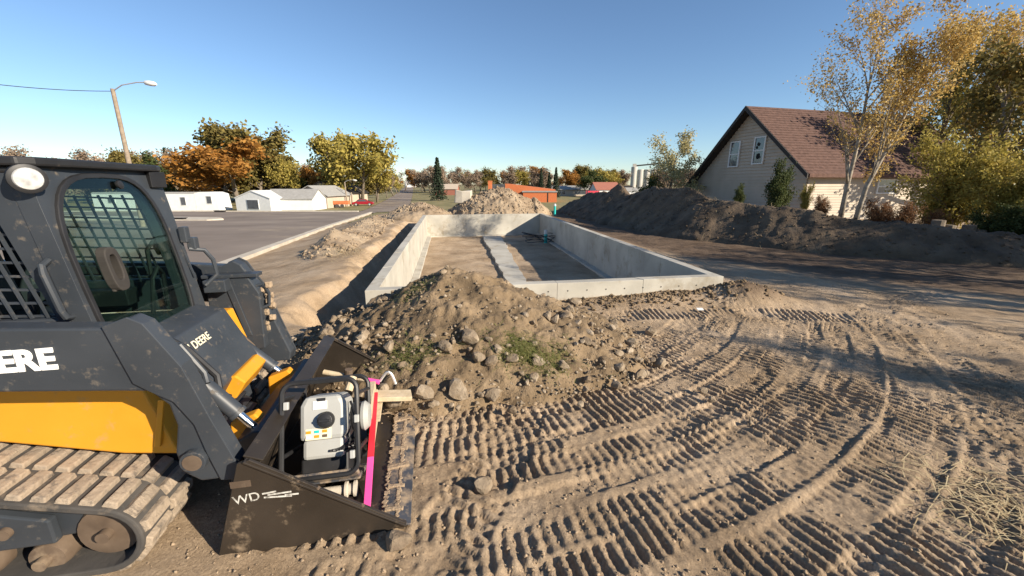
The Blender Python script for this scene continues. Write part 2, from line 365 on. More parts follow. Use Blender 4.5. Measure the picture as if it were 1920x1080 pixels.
# ---- ground material: dry tan soil, darker soil by the berm
def ground_mat():
    m = bpy.data.materials.new('site_soil'); m.use_nodes = True; n = m.node_tree.nodes; l = m.node_tree.links
    b = n['Principled BSDF']; b.inputs['Roughness'].default_value = .95; b.inputs['Specular IOR Level'].default_value = .15
    tc = n.new('ShaderNodeTexCoord')
    def noise(sc, det=6, ro=.6):
        q = n.new('ShaderNodeTexNoise'); q.inputs['Scale'].default_value = sc; q.inputs['Detail'].default_value = det; q.inputs['Roughness'].default_value = ro
        l.new(tc.outputs['Object'], q.inputs['Vector']); return q.outputs['Fac']
    def ramp(fac, stops):
        q = n.new('ShaderNodeValToRGB'); e = q.color_ramp.elements
        for i, (p_, c) in enumerate(stops):
            el = e[i] if i < 2 else e.new(p_); el.position = p_; el.color = (*c, 1)
        l.new(fac, q.inputs[0]); return q.outputs[0]
    c1 = ramp(noise(.9, 9, .65), [(.32, (.25, .178, .11)), (.5, (.365, .27, .178)), (.68, (.46, .352, .245))])
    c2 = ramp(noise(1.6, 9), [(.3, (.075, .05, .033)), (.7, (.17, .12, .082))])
    at_ = n.new('ShaderNodeAttribute'); at_.attribute_name = 'dark_soil'
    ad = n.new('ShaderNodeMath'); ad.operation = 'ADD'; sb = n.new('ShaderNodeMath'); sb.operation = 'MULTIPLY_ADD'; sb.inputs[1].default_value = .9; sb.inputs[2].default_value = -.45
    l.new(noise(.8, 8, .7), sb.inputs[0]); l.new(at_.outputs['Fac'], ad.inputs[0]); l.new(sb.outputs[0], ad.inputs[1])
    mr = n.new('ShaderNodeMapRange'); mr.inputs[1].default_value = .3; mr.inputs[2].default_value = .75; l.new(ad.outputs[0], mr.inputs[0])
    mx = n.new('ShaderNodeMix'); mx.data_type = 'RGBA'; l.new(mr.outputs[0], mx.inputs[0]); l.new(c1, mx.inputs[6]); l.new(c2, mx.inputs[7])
    gr = ramp(noise(60, 3), [(.35, (.8, .8, .8)), (.65, (1.15, 1.15, 1.15))])
    mm = n.new('ShaderNodeMix'); mm.data_type = 'RGBA'; mm.blend_type = 'MULTIPLY'; mm.inputs[0].default_value = 1; l.new(mx.outputs[2], mm.inputs[6]); l.new(gr, mm.inputs[7])
    l.new(mm.outputs[2], b.inputs['Base Color'])
    bp = n.new('ShaderNodeBump'); bp.inputs['Strength'].default_value = .9; bp.inputs['Distance'].default_value = .022; l.new(noise(46, 10, .78), bp.inputs['Height']); l.new(bp.outputs[0], b.inputs['Normal'])
    return m
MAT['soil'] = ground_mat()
xs = axis_pts([(-8, -1.2, .055), (-1.2, 5.4, .0122), (5.4, 14, .05)], -1600, 1600)
ys = axis_pts([(.3, 1.4, .03), (1.4, 5.4, .0115), (5.4, 9, .032), (9, 30, .075)], -300, 1600)
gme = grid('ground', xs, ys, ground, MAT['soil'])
gv = np.empty(len(gme.vertices) * 3, np.float32); gme.vertices.foreach_get('co', gv); gv = gv.reshape(-1, 3)
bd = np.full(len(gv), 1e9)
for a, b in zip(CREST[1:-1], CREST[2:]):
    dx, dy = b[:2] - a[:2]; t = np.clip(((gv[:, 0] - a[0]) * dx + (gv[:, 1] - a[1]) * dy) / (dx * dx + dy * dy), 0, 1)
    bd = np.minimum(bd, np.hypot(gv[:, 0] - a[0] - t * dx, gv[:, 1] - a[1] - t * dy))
dark_soil = .8 * np.exp(-(((gv[:, 0] - 4.2) / .7) ** 2 + ((gv[:, 1] - 6.9) / .45) ** 2)) + .95 * (1 - ss(3.4, 6.8, bd)) + .08 * (np.minimum.reduce([edge_d(i, gv[:, 0], gv[:, 1]) for i in range(4)]) > .05)  # mask: darker soil around the berm, the near wall corner and the floor
atr = gme.attributes.new('dark_soil', 'FLOAT', 'POINT'); atr.data.foreach_set('value', dark_soil.astype(np.float32))
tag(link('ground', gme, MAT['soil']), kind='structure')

# ------------------------------------------------------------------ road, kerb, lawn
def sheet(name, x0f, x1f, y0, y1, nx, ny, off, mat, label=None):
    ys_ = np.linspace(y0, y1, ny); T = np.linspace(0, 1, nx)
    X = np.array([[x0f(v) * (1 - t) + x1f(v) * t for t in T] for v in ys_]); Y = np.repeat(ys_[:, None], nx, 1)
    Z = macro(X, Y) + off
    V = np.stack([X, Y, Z], -1).reshape(-1, 3); i = (np.arange(ny - 1)[:, None] * nx + np.arange(nx - 1)[None]).ravel()
    return tag(link(name, npmesh(name, V, np.stack([i, i + 1, i + nx + 1, i + nx], 1), True), mat), kind='structure')
sheet('road', lambda y: -150, lambda y: x_road(y) - .02 + 5.6 * float(ss(61, 67, y)), -60, 67, 30, 60, 0, MAT['asphalt'])
sheet('street', lambda y: x_st(y) - 8, lambda y: x_st(y), 67.01, 640, 4, 120, 0, MAT['asphalt'])
sheet('lawn', lambda y: x_road(y) + .6 if y < 67 else x_st(y) + .05, lambda y: 420, 35, 640, 60, 120, .0, MAT['lawn'])
sheet('verge', lambda y: -420, lambda y: x_st(y) - 8.05, 67.6, 640, 60, 110, .03, MAT['lawn'])
def strip(name, x0f, x1f, y0, y1, n, zlo, zhi, mat):
    m = MB(); yv = np.linspace(y0, y1, n); vs_ = []
    for v in yv:
        a, b = x0f(v), x1f(v); za = float(macro(a - .3, v))
        vs_ += [(a, v, za + zlo), (a, v, za + zhi), (b, v, za + zhi), (b, v, za + zlo)]
    fs_ = [(4 * i + k, 4 * i + (k + 1) % 4, 4 * i + 4 + (k + 1) % 4, 4 * i + 4 + k) for i in range(n - 1) for k in range(4)]
    m.add(vs_, fs_ + [(0, 1, 2, 3), tuple(4 * (n - 1) + k for k in (3, 2, 1, 0))]); return tag(m.build(name, mat), kind='structure')
strip('kerb', lambda y: x_road(y), lambda y: x_road(y) + .18, -20, 62, 60, -.3, .13, MAT['kerb'])
strip('gutter', lambda y: x_road(y) - .55, lambda y: x_road(y) - .005, -20, 66, 60, -.3, .012, MAT['kerb'])
m = MB(); m.prism([(-150, 67.0), (x_st(67) - 8.2, 67.0), (x_st(67) - 8.2, 67.5), (-150, 67.5)], float(E_road(67)) - .3, float(E_road(67)) + .13, 'z'); tag(m.build('far_kerb', MAT['kerb']), kind='structure')
isl = [(-29, 38.9), (-28.3, 40.2), (-29.5, 41.6), (-60, 46), (-60, 40)]
m = MB(); m.prism(isl, -2.2, float(E_road(40)) + .14, 'z'); tag(m.build('pavement_island', MAT['kerb']), kind='structure')
for q in ((345, 432, 40), (418, 399, 66)):
    p = at(*q); z = float(E_road(p.y)) + .14
    m = MB(); m.box((p.x, p.y - .6, z), (1.5, .5, .22)); m.box((p.x, p.y - .6, z + .12), (1.7, .6, .05))
    tag(m.build('storm_drain', MAT['dark']), 'dark storm drain inlet set into the ' + ('pavement island' if q[1] > 410 else 'far kerb by the white trailer'), 'drain')

# ------------------------------------------------------------------ dirt piles
def pile(name, fn, x0, x1, y0, y1, st, mat, label, extra=0, sub=.06):
    xs_ = np.arange(x0, x1, st); ys_ = np.arange(y0, y1, st)
    def zf(X, Y):
        h_ = fn(X, Y); fade = ss(0, .12, h_)
        return ground(X, Y, False) + h_ - sub * (1 - fade) + fade * (extra * fbm(X * 6, Y * 6, 4) + extra * .8 * np.maximum(0, fbm(X * 15, Y * 15, 2)))
    me = grid(name, xs_, ys_, zf, mat); V = np.empty(len(me.vertices) * 3, np.float32); me.vertices.foreach_get('co', V); V = V.reshape(-1, 3)
    keep = fn(V[:, 0], V[:, 1]) > .0
    bm = bmesh.new(); bm.from_mesh(me); bm.verts.ensure_lookup_table()
    dead = [v for v in bm.verts if not keep[v.index] and not any(keep[e.other_vert(v).index] for e in v.link_edges)]
    bmesh.ops.delete(bm, geom=dead, context='VERTS'); bm.to_mesh(me); bm.free()
    return tag(link(name, me, mat), label, 'dirt pile')
pile('dirt_mound', mound, -3.4, 2.2, 2.9, 6.75, .022, MAT['mound'], 'rocky brown soil mound in front of the foundation beside the bucket', .085, .12)
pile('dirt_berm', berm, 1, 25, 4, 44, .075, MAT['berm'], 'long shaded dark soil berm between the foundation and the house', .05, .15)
pile('spoil_heap', spoil, -9.5, 4, 23.3, 31, .06, MAT['spoil'], 'sunlit tan spoil heap behind the far foundation wall', .09, .15)
def bank(x, y):
    s = x - x_road(y); d = -edge_d(3, x, y)
    r = np.abs(d - 2.5) / (1.25 + .5 * fbm(x * .4, y * .4, 2)); env = ss(10.5, 14, y) * (1 - ss(22, 25, y))
    return (.42 + .3 * fbm(x * .5, y * .5, 3)) * np.clip(1 - r, 0, 1) * env
pile('soil_ridge', bank, -9.5, -3.2, 10, 25.5, .06, MAT['spoil'], 'low lumpy soil ridge along the trench between the road and foundation', .06, .12)

# ------------------------------------------------------------------ foundation
fr = empty('concrete_foundation', (float(FND[0][0]), float(FND[0][1]), 0)); fo = Vector((FND[0][0], FND[0][1], 0))
tag(fr, 'pale grey poured concrete foundation wall rectangle with an open dirt floor', 'foundation')
TH, ZT, ZB = .2, .35, -1.0
ctr = sum(FND) / 4
def inner(i):
    a, b, c = FND[i - 1], FND[i], FND[(i + 1) % 4]
    d1 = (b - a) / np.linalg.norm(b - a); d2 = (c - b) / np.linalg.norm(c - b); n1 = np.array([-d1[1], d1[0]]); n2 = np.array([-d2[1], d2[0]])
    return np.linalg.solve(np.array([n1, n2]), np.array([n1 @ b + TH, n2 @ b + TH]))
INN = [inner(i) for i in range(4)]
for i in range(4):
    j = (i + 1) % 4; npan = 4 if i % 2 == 0 else 9
    for k in range(npan):                               # panel by panel, a fine form joint between them
        g = .0018
        t0 = k / npan + (g / 6 if k else 0); t1 = (k + 1) / npan - (g / 6 if k < npan - 1 else 0)
        q = [FND[i] * (1 - t0) + FND[j] * t0, FND[i] * (1 - t1) + FND[j] * t1, INN[i] * (1 - t1) + INN[j] * t1, INN[i] * (1 - t0) + INN[j] * t0]
        dz = .003 * ((k * 7 + i) % 3)
        m = MB(); m.prism([(float(p[0] - fo.x), float(p[1] - fo.y)) for p in q], ZB, ZT - dz, 'z'); m.build('wall_panel', MAT['concrete'], fr, .006)
    m = MB(); a = INN[i] * .985 + ctr * .015; 
    n_ = (ctr - (INN[i] + INN[j]) / 2); n_ = n_ / np.linalg.norm(n_)
    q = [INN[i], INN[j], INN[j] + n_ * .22, INN[i] + n_ * .22]
    m.prism([(float(p[0] - fo.x), float(p[1] - fo.y)) for p in q], -1.0, -.79 - .004 * i, 'z'); m.build('footing', MAT['concrete'], fr, .01)
for t in np.linspace(.42, .97, 11):                      # form tie holes along the near wall
    p = FND[0] * (1 - t) + FND[1] * t; m = MB(); m.cyl((p[0] - fo.x + .003, p[1] - fo.y - .004, .2), (p[0] - fo.x - .002, p[1] - fo.y + .02, .2), .012, n=8); m.build('tie_hole', MAT['dark'], fr)
# strip footing across the floor
pts = [gz for gz in [(905, 443), (940, 443), (988, 531), (952, 531)]]
def onz(px, py, z):
    u = (px - 960) / FPX; v = (540 - py) / FPX; dz = -math.sin(PITCH) + v * math.cos(PITCH); t = (z - CAM_H) / dz
    return (u * t, (math.cos(PITCH) + v * math.sin(PITCH)) * t)
P4 = [Vector((*onz(*q, -.8), 0)) for q in pts]
m = MB(); L_ = []; R_ = []
for k in range(25):
    t = k / 24; a = P4[0].lerp(P4[3], t); b = P4[1].lerp(P4[2], t); jx = lambda: rnd.uniform(-.05, .05)
    L_.append((a.x + jx(), a.y)); R_.append((b.x + jx(), b.y))
m.prism(L_ + R_[::-1], -1.0, -.78, 'z'); tag(m.build('strip_footing', MAT['concrete']), 'long grey concrete strip footing poured down the dirt floor', 'footing')
def pipe(px, py, z0, z1, r, label, white=.25):
    p = onz(px, py, z0); e = empty('drain_pipe', (p[0], p[1], z0)); tag(e, label, 'pipe')
    m = MB(); m.cyl((0, 0, -.3), (0, 0, (z1 - z0) * (1 - white)), r, n=16); m.build('pipe_body', MAT['teal'], e, 0, True)
    m = MB(); m.lathe([(r * 1.15, 0), (r * 1.15, .06), (r * 1.0, .07), (r * 1.0, (z1 - z0) * white), (r * .8, (z1 - z0) * white + .01)], (0, 0, (z1 - z0) * (1 - white)), (0, 0, 1), 16); m.build('pipe_cap', MAT['white'], e, 0, True)
    return p
hp = pipe(1023, 455, -.85, -.22, .085, 'teal drain pipe with white cap standing on the foundation floor', .3)
pipe(1040, 401, .1, .75, .075, 'teal vent pipe with white top standing behind the foundation wall', .2)
m = MB(); pts = []
for k in range(120):
    a = k * .21; r_ = .75 + .12 * math.sin(k * .37); pts.append((hp[0] - .35 + r_ * math.cos(a), hp[1] - .1 + r_ * .9 * math.sin(a), -.8 + .03 * math.sin(k * .9) + (.004 * k if k < 95 else 0) + (.5 * math.sin((k - 95) / 24 * math.pi) if k > 95 else 0)))
m.tube(pts, .018, 6); tag(m.build('hose_coil', MAT['black'], None, 0, True), 'coil of black hose lying around the teal pipe on the floor', 'hose')

# ------------------------------------------------------------------ compact track loader (local x forward, y left)
LO = empty('track_loader', (-1.81, 2.74, 0), R(11.5))
tag(LO, 'charcoal and yellow compact track loader with caged cab and lowered bucket', 'track loader')
CH, BK, YE = MAT['charcoal'], MAT['black'], MAT['yellow']
# chassis
m = MB(); m.prism([(-2.75, .5), (-2.75, 1.02), (-.42, 1.0), (-.4, .93), (-.28, .46), (-.55, .5), (-1.2, .68), (-1.8, .86), (-2.2, .86), (-2.4, .5)], -.62, -.44); body = m.build('side_panel', YE, LO, .012)
m = MB(); m.box((-.335, -.632, .68), (.03, .02, .3), Matrix.Rotation(R(14), 3, 'Y')); m.build('panel_strip', YE, body, .004)
m = MB(); m.prism([(-2.75, .5), (-2.75, 1.02), (-.42, 1.0), (-.28, .46), (-1.2, .5)], .44, .62); m.build('side_panel', YE, LO, .012)
m = MB(); m.prism([(-2.7, .3), (-2.7, 1.05), (-.62, 1.05), (-.36, .8), (-.3, .26)], -.438, .438); m.build('chassis', CH, LO, .01)
m = MB(); m.prism([(-2.95, .55), (-2.95, 1.55), (-2.75, 1.7), (-1.78, 1.72), (-1.78, .55)], -.5, .5); m.build('engine_cover', CH, LO, .03)
# front footwell panel with lettering
m = MB(); m.prism([(-.64, 1.12), (-.38, 1.06), (-.2, .66), (-.3, .5), (-.64, .5)], -.4, .4); fp = m.build('front_panel', CH, LO, .012)
d = Vector((.18, 0, -.4)).normalized()                    # down the slope
ux = Vector((0, 1, 0)); uz = -d; un = ux.cross(uz)
o0 = Vector((-.325, .02, .95)) + un * .004
text_mesh('front_lettering', 'JOHN DEERE', .075, MAT['cream'], fp, Matrix(((ux.x, uz.x, un.x, o0.x), (ux.y, uz.y, un.y, o0.y), (ux.z, uz.z, un.z, o0.z), (0, 0, 0, 1))), .001, .001)
m = MB(); m.prism([(-.5, .62), (-.18, .68), (-.12, .62), (-.2, .5), (-.5, .48)], -.06, .34); m.build('step_bracket', YE, LO, .01)
m = MB()
for k in range(5): m.box((-.3 + .03 * k, -.12, .6 - .055 * k), (.1, .42, .035), Matrix.Rotation(R(30), 3, 'Y'))
m.build('step_tread', BK, LO, .006)
# loader arms
ARM = [(-2.7, 1.46), (-.9, 1.37), (-.33, 1.335), (-.22, 1.375), (-.165, 1.34), (-.04, 1.11), (.04, .81), (.13, .51), (.11, .43), (-.06, .43), (-.14, .5), (-.15, .62), (-.115, .78), (-.13, .9), (-.2, .985), (-.33, 1.0), (-.9, 1.055), (-2.7, 1.1)]
for sg in (-1, 1):
    a, b = (-.86, -.75) if sg < 0 else (.75, .86)
    sh = lambda P_: P_ if sg < 0 else [(x - .2 * max(0, min(1, (x + .6) / .3)), z) for x, z in P_]
    m = MB(); m.prism(sh(ARM), a, b); arm = m.build('loader_arm', CH, LO, .012)
    yo = a - .012 if sg < 0 else b
    LEG = [(-.325, 1.345), (-.215, 1.385), (-.155, 1.35), (-.03, 1.11), (.05, .81), (.14, .5), (.115, .42), (.04, .43), (.0, .6), (-.03, .78), (-.1, .92), (-.2, .995), (-.255, 1.04)]
    m = MB(); m.prism(sh(LEG), yo, yo + .012); m.build('arm_plate', CH, arm, .004)
    if sg > 0: continue
    m = MB(); yy = -.9 if sg < 0 else .9
    m.lathe([(.062, 0), (.062, .05), (.045, .05), (.045, .01)], (-.06, yy if sg < 0 else yy - .05, .575), (0, 1, 0), 20); m.build('pivot_boss', CH, arm, .003)
    m = MB(); m.cyl((-.06, yy + sg * .004, .575), (-.06, yy - sg * .03, .575), .046, n=20); m.build('pivot_pin', MAT['rust'], arm)
    m = MB(); ys_ = -.74 if sg < 0 else .74
    m.tube([(-.17, ys_, 1.13), (-.15, ys_ + .03, 1.19), (-.11, ys_ + .03, 1.17), (-.02, ys_ + .03, 1.0), (.0, ys_, .95)], .016, 8); m.build('grab_handle', CH, arm, 0, True)
m = MB(); m.prism([(-.62, 1.16), (-.55, 1.28), (-.3, 1.27), (-.22, 1.1), (-.24, .6), (-.52, .55), (-.62, .9)], .66, .745); g = m.build('arm_gusset', CH, LO, .01)
m = MB(); m.box((-.4, .655, .98), (.05, .012, .52), Matrix.Rotation(R(-12), 3, 'Y')); m.build('gusset_rib', CH, g, .004)
for z, s_ in ((.98, .07), (.9, .05)):
    m = MB(); m.box((-.236, .7, z), (.006, .05, s_)); m.build('warning_label', MAT['decal'], g)
m = MB(); m.box((-.42, .7, 1.262), (.42, .12, .03)); m.box((-.5, .6, 1.2), (.16, .1, .1)); m.build('arm_bracket', CH, LO, .006)
m = MB(); m.tube([(-.3, .7, 1.15), (-.2, .72, 1.17), (-.17, .73, 1.08), (-.18, .72, .98), (-.26, .7, .95)], .014, 8); m.build('grab_handle', CH, LO, 0, True)
m = MB()
for k in range(9): m.box((-.2 + rnd.uniform(-.03, .04), .74 + rnd.uniform(-.02, .03), 1.16 - .05 * k), (rnd.uniform(.03, .07), .05, rnd.uniform(.03, .06)), Matrix.Rotation(k, 3, 'X'))
m.build('caked_mud', MAT['mud'], LO, .008)
text_mesh('arm_lettering', 'JOHN DEERE', .145, MAT['decal'], LO, Matrix.Translation((-.545, -.864, 1.15)) @ Matrix.Rotation(R(90), 4, 'X'), .006, .002)
# tilt cylinders
for y in (-.47, .45):
    a, b = (Vector((-.4, y, 1.14)), Vector((.1, y, .455))) if y < 0 else (Vector((-.56, y, .98)), Vector((.0, y, .37))); q = a.lerp(b, .76)
    m = MB(); m.cyl(a, q, .05, n=16); m.cyl(q, a.lerp(b, .79), .056, n=16); c = m.build('tilt_cylinder', CH, LO, 0, True)
    m = MB(); m.cyl(a.lerp(b, .78), b, .026, n=14); m.build('cylinder_rod', MAT['chrome'], c, 0, True)
    m = MB(); m.lathe([(.03, -.05), (.065, -.05), (.065, .05), (.03, .05)], a, (0, 1, 0), 16); m.build('cylinder_eye', MAT['rust'], c, 0, True)
    m = MB(); m.tube([a + Vector((.08, .03, -.02)), a + Vector((.14, .09, -.12)), a + Vector((.2, .1, -.22)), a + Vector((.28, .07, -.3)), a + Vector((.3, .03, -.42))], .02, 8); m.build('hydraulic_hose', MAT['rust' if y > 0 else 'black'], LO, 0, True)
# cab
def sup(cx, cz, a, b, n=40, e=3.2):
    return [(cx + a * math.copysign(abs(math.cos(2 * math.pi * k / n)) ** (2 / e), math.cos(2 * math.pi * k / n)), cz + b * math.copysign(abs(math.sin(2 * math.pi * k / n)) ** (2 / e), math.sin(2 * math.pi * k / n))) for k in range(n)]
gl_out = sup(-.055, 1.46, .44, .6); fr_out = sup(0, 1.5, .53, .62, e=9)
m = MB(); m.ring(fr_out, gl_out, -.72, -.63); cf = m.build('cab_front_frame', CH, LO, .01)
m = MB(); m.ring(sup(-.055, 1.46, .447, .607), sup(-.055, 1.46, .42, .58), -.632, -.612); m.build('door_seal', BK, cf, .004)
m = MB(); m.prism(sup(-.055, 1.46, .443, .603), -.63, -.622, 'x'); m.build('door_glass', MAT['glass'], LO)
m = MB(); m.lathe([(.02, 0), (.026, .01), (.026, .02), (.01, .025)], (-.62, .05, 2.0), (1, 0, 0), 14); m.build('glass_bolt', BK, LO, 0, True)
m = MB(); m.ring(sup(-.29, 1.52, .06, .13, 24, 3), sup(-.29, 1.53, .03, .075, 24, 3), -.62, -.57); m.box((-.61, -.29, 1.42), (.02, .08, .06)); m.build('door_handle', MAT['handle'], LO, .006)
for sg in (-1, 1):
    y0, y1 = (-.525, -.465) if sg < 0 else (.465, .525)
    sw = [(-1.62, 1.3), (-1.62, 1.86), (-1.5, 1.93), (-1.0, 1.93), (-.9, 1.86), (-.76, 1.3)] if sg < 0 else [(-1.62, 1.3), (-1.62, 1.9), (-1.5, 1.97), (-1.0, 1.97), (-.85, 1.93), (-.73, 1.3)]
    so = [(-1.75, 1.05), (-1.75, 2.03), (-1.5, 2.06), (-1.0, 2.06), (-.79, 2.06), (-.655, 1.05)]
    m = MB(); m.ring(so, sw, y0, y1, 'y'); sf = m.build('cab_side_frame', CH, LO, .01)
    m = MB(); yc = (y0 + y1) / 2 - .012
    for k in range(13 if sg < 0 else 14):
        x = -1.62 + .074 * k; m.box((x, yc, 1.615), (.012, .012, .64), Matrix.Rotation(R(-13), 3, 'Y'))
    for k in range(9):
        m.box((-1.2, yc + .013, 1.33 + .073 * k), (.84, .012, .012), Matrix.Rotation(R(3), 3, 'Y'))
    m.build('window_screen', CH, sf)
m = MB(); m.tube([(-.72, -.53, 1.62), (-.72, -.575, 1.6), (-.715, -.585, 1.56), (-.685, -.585, 1.36), (-.68, -.575, 1.32), (-.685, -.53, 1.31)], .016, 8); m.build('grab_handle', CH, LO, 0, True)
m = MB(); m.prism([(-.68, -.5), (-.66, -.3), (-.66, .42), (-.7, .54), (-1.85, .56), (-1.85, -.56), (-.72, -.56)], 2.09, 2.135, 'z'); m.prism([(-.72, -.53), (-.72, .5), (-1.8, .53), (-1.8, -.53)], 2.055, 2.09, 'z'); rf = m.build('cab_roof', BK, LO, .012)
m = MB(); m.prism([(-.68, .36), (-.66, .5), (-.72, .54), (-.76, .4)], 1.98, 2.088, 'z'); m.build('roof_bracket', BK, rf, .004)
for q, ax in (((-.7, -.55, 2.03), (.75, -.66, -.08)),):
    m = MB(); m.lathe([(.06, -.05), (.07, 0), (.07, .03), (.058, .035)], q, ax, 24); wl = m.build('work_light', BK, LO, 0, True)
    m = MB(); m.lathe([(.055, .032), (.05, .042), (.03, .05), (.005, .052)], q, ax, 24); m.build('lamp_lens', MAT['lamp'], wl, 0, True)
m = MB(); m.box((-.61, .5, 1.63), (.05, .06, .12)); m.box((-.58, .53, 1.56), (.06, .06, .09)); m.build('door_hinge', CH, LO, .008)
m = MB(); m.tube([(-.6, .5, 1.52), (-.52, .55, 1.5), (-.48, .57, 1.42), (-.47, .57, 1.3), (-.55, .53, 1.22)], .016, 8); m.build('grab_handle', CH, LO, 0, True)
def shear(o):
    for v in o.data.vertices: v.co.x += (1.46 - v.co.z) * .14
for o in [c for c in LO.children if c.name.split('.')[0] in ('cab_front_frame', 'door_glass', 'glass_bolt', 'door_handle')] + list(cf.children): shear(o)
# cab interior
m = MB(); m.box((-1.35, 0, 1.12), (.5, .5, .14)); m.box((-1.6, 0, 1.45), (.14, .48, .66), Matrix.Rotation(R(-10), 3, 'Y')); m.build('seat', BK, LO, .04)
for y in (-.36, .36): m = MB(); m.box((-1.2, y, 1.2), (.5, .12, .12)); m.cyl((-1.0, y, 1.25), (-.96, y, 1.42), .025, n=10); m.build('armrest_console', BK, LO, .015)
m = MB(); m.box((-1.2, 0, .98), (1.1, .92, .04)); m.box((-1.78, 0, 1.5), (.03, .92, .2)); m.build('cab_floor', BK, LO)
m = MB(); m.tube([(-.75, .2, 1.1), (-.72, .22, 1.35), (-.72, .3, 1.42), (-.74, .38, 1.36), (-.76, .4, 1.1)], .014, 8); m.tube([(-.76, .42, 1.5), (-.74, .34, 1.6), (-.75, .28, 1.55), (-.76, .28, 1.3)], .014, 8); m.build('lap_bar', BK, LO, 0, True)
# tracks
def hull(circs, dr=0):
    P = [(cx + (r + dr) * math.cos(t), cz + (r + dr) * math.sin(t)) for cx, cz, r in circs for t in np.linspace(0, 2 * math.pi, 48, endpoint=False)]
    P = sorted(set(P))
    def half(ps):
        h_ = []
        for q in ps:
            while len(h_) > 1 and (h_[-1][0] - h_[-2][0]) * (q[1] - h_[-2][1]) - (h_[-1][1] - h_[-2][1]) * (q[0] - h_[-2][0]) <= 0: h_.pop()
            h_.append(q)
        return h_
    lo, up = half(P), half(P[::-1]); return lo[:-1] + up[:-1]
def resample(poly, n):
    P = np.array(poly + [poly[0]]); L = np.r_[0, np.cumsum(np.hypot(*np.diff(P, axis=0).T))]
    t = np.linspace(0, L[-1], n, endpoint=False); return [(float(np.interp(v, L, P[:, 0])), float(np.interp(v, L, P[:, 1]))) for v in t], L[-1]
CIRC = [(-.52, .215, .2), (-2.05, .215, .2), (-2.2, .66, .23)]
outl, per = resample(hull(CIRC), 120); inn_, _ = resample(hull(CIRC, -.035), 120)
# block template (trapezoid bar)
def block():
    m = MB(); b = [(-.037, -.1), (.037, -.1), (.037, .1), (-.037, .1)]; t = [(-.027, -.093), (.027, -.093), (.027, .093), (-.027, .093)]
    m.add([(x, y, -.012) for x, y in b] + [(x, y, .026) for x, y in t], [(3, 2, 1, 0), (4, 5, 6, 7), (0, 1, 5, 4), (1, 2, 6, 5), (2, 3, 7, 6), (3, 0, 4, 7)])
    return m
blk = None; NB = int(per / .098)
for sg in (-1, 1):
    y0, y1 = (-.96, -.51) if sg < 0 else (.51, .96)
    m = MB(); m.ring(outl, inn_, y0, y1, 'y'); tr = m.build('rubber_track', MAT['rubber'], LO, .008)
    for c in (0, 1):
        pts, _ = resample(hull(CIRC), NB * 2)
        for k in range(NB):
            p = pts[(2 * k + c) % (2 * NB)]; q = pts[(2 * k + c + 1) % (2 * NB)]; o_ = pts[(2 * k + c - 1) % (2 * NB)]
            tx, tz = q[0] - o_[0], q[1] - o_[1]; th = math.atan2(tz, tx)
            if blk is None:
                bo = block().build('tread_block', MAT['lug'], tr, .006); blk = bo
            else: bo = blk.copy(); col.objects.link(bo); bo.parent = tr
            bo.location = (p[0], (y0 + .118 if c == 0 else y1 - .118), p[1]); bo.rotation_euler = (0, -th + math.pi, 0) if False else Matrix(((math.cos(th), 0, math.sin(th)), (0, 1, 0), (math.sin(th), 0, -math.cos(th)))).to_3x3().to_4x4().to_euler()
            nx, nz = tz, -tx; ln = math.hypot(nx, nz); nx /= ln; nz /= ln
            Mx = Matrix(((tx / ln, 0, nx), (0, -1, 0), (tz / ln, 0, nz))).to_4x4()
            if Mx.to_3x3().determinant() < 0: Mx = Matrix(((tx / ln, 0, nx), (0, 1, 0), (tz / ln, 0, nz))).to_4x4()
            bo.rotation_euler = Mx.to_euler()
    yc = (y0 + y1) / 2; yo = y0 if sg < 0 else y1
    m = MB(); m.prism([(-2.3, .3), (-2.2, .5), (-1.1, .47), (-.75, .4), (-.52, .3), (-.5, .22), (-.8, .2), (-2.1, .17)], yc - .13, yc + .16 if sg > 0 else yc + .13); tf = m.build('track_frame', CH, LO, .012)
    m = MB(); m.prism([(-1.6, .22), (-1.6, .46), (-.95, .44), (-.72, .36), (-.72, .22)], yo + .03 if sg < 0 else yo - .08, yo + .08 if sg < 0 else yo - .03); m.build('frame_guard', CH, tf, .01)
    for x in (-.9, -1.35): 
        m = MB(); m.cyl((x, yo + .005 * -sg, .33), (x, yo - sg * .06, .33), .03, n=14); m.build('frame_pin', MAT['rust'], tf, 0, True)
    for cx, cz, r_ in CIRC[:2] + [(-.82, .1, .09), (-1.12, .1, .09), (-1.42, .1, .09), (-1.72, .1, .09)]:
        rr = r_ - .045 if r_ > .15 else r_
        m = MB(); m.lathe([(rr * .35, -.16), (rr * .9, -.15), (rr, -.12), (rr, -.05), (rr * .55, -.04), (rr * .55, .04), (rr, .05), (rr, .12), (rr * .9, .15), (rr * .35, .16), (rr * .25, .18)], (cx, yc, cz), (0, 1, 0), 24); wh = m.build('roller_wheel', MAT['rust'], LO, 0, True)
        m = MB(); m.cyl((cx, yc - .2, cz), (cx, yc + .2, cz), .032, n=12); m.build('wheel_hub', MAT['rust'], wh, 0, True)
    m = MB(); m.cyl((-2.2, yc - .1, .66), (-2.2, yc + .1, .66), .17, n=24); m.build('drive_sprocket', MAT['rust'], LO)
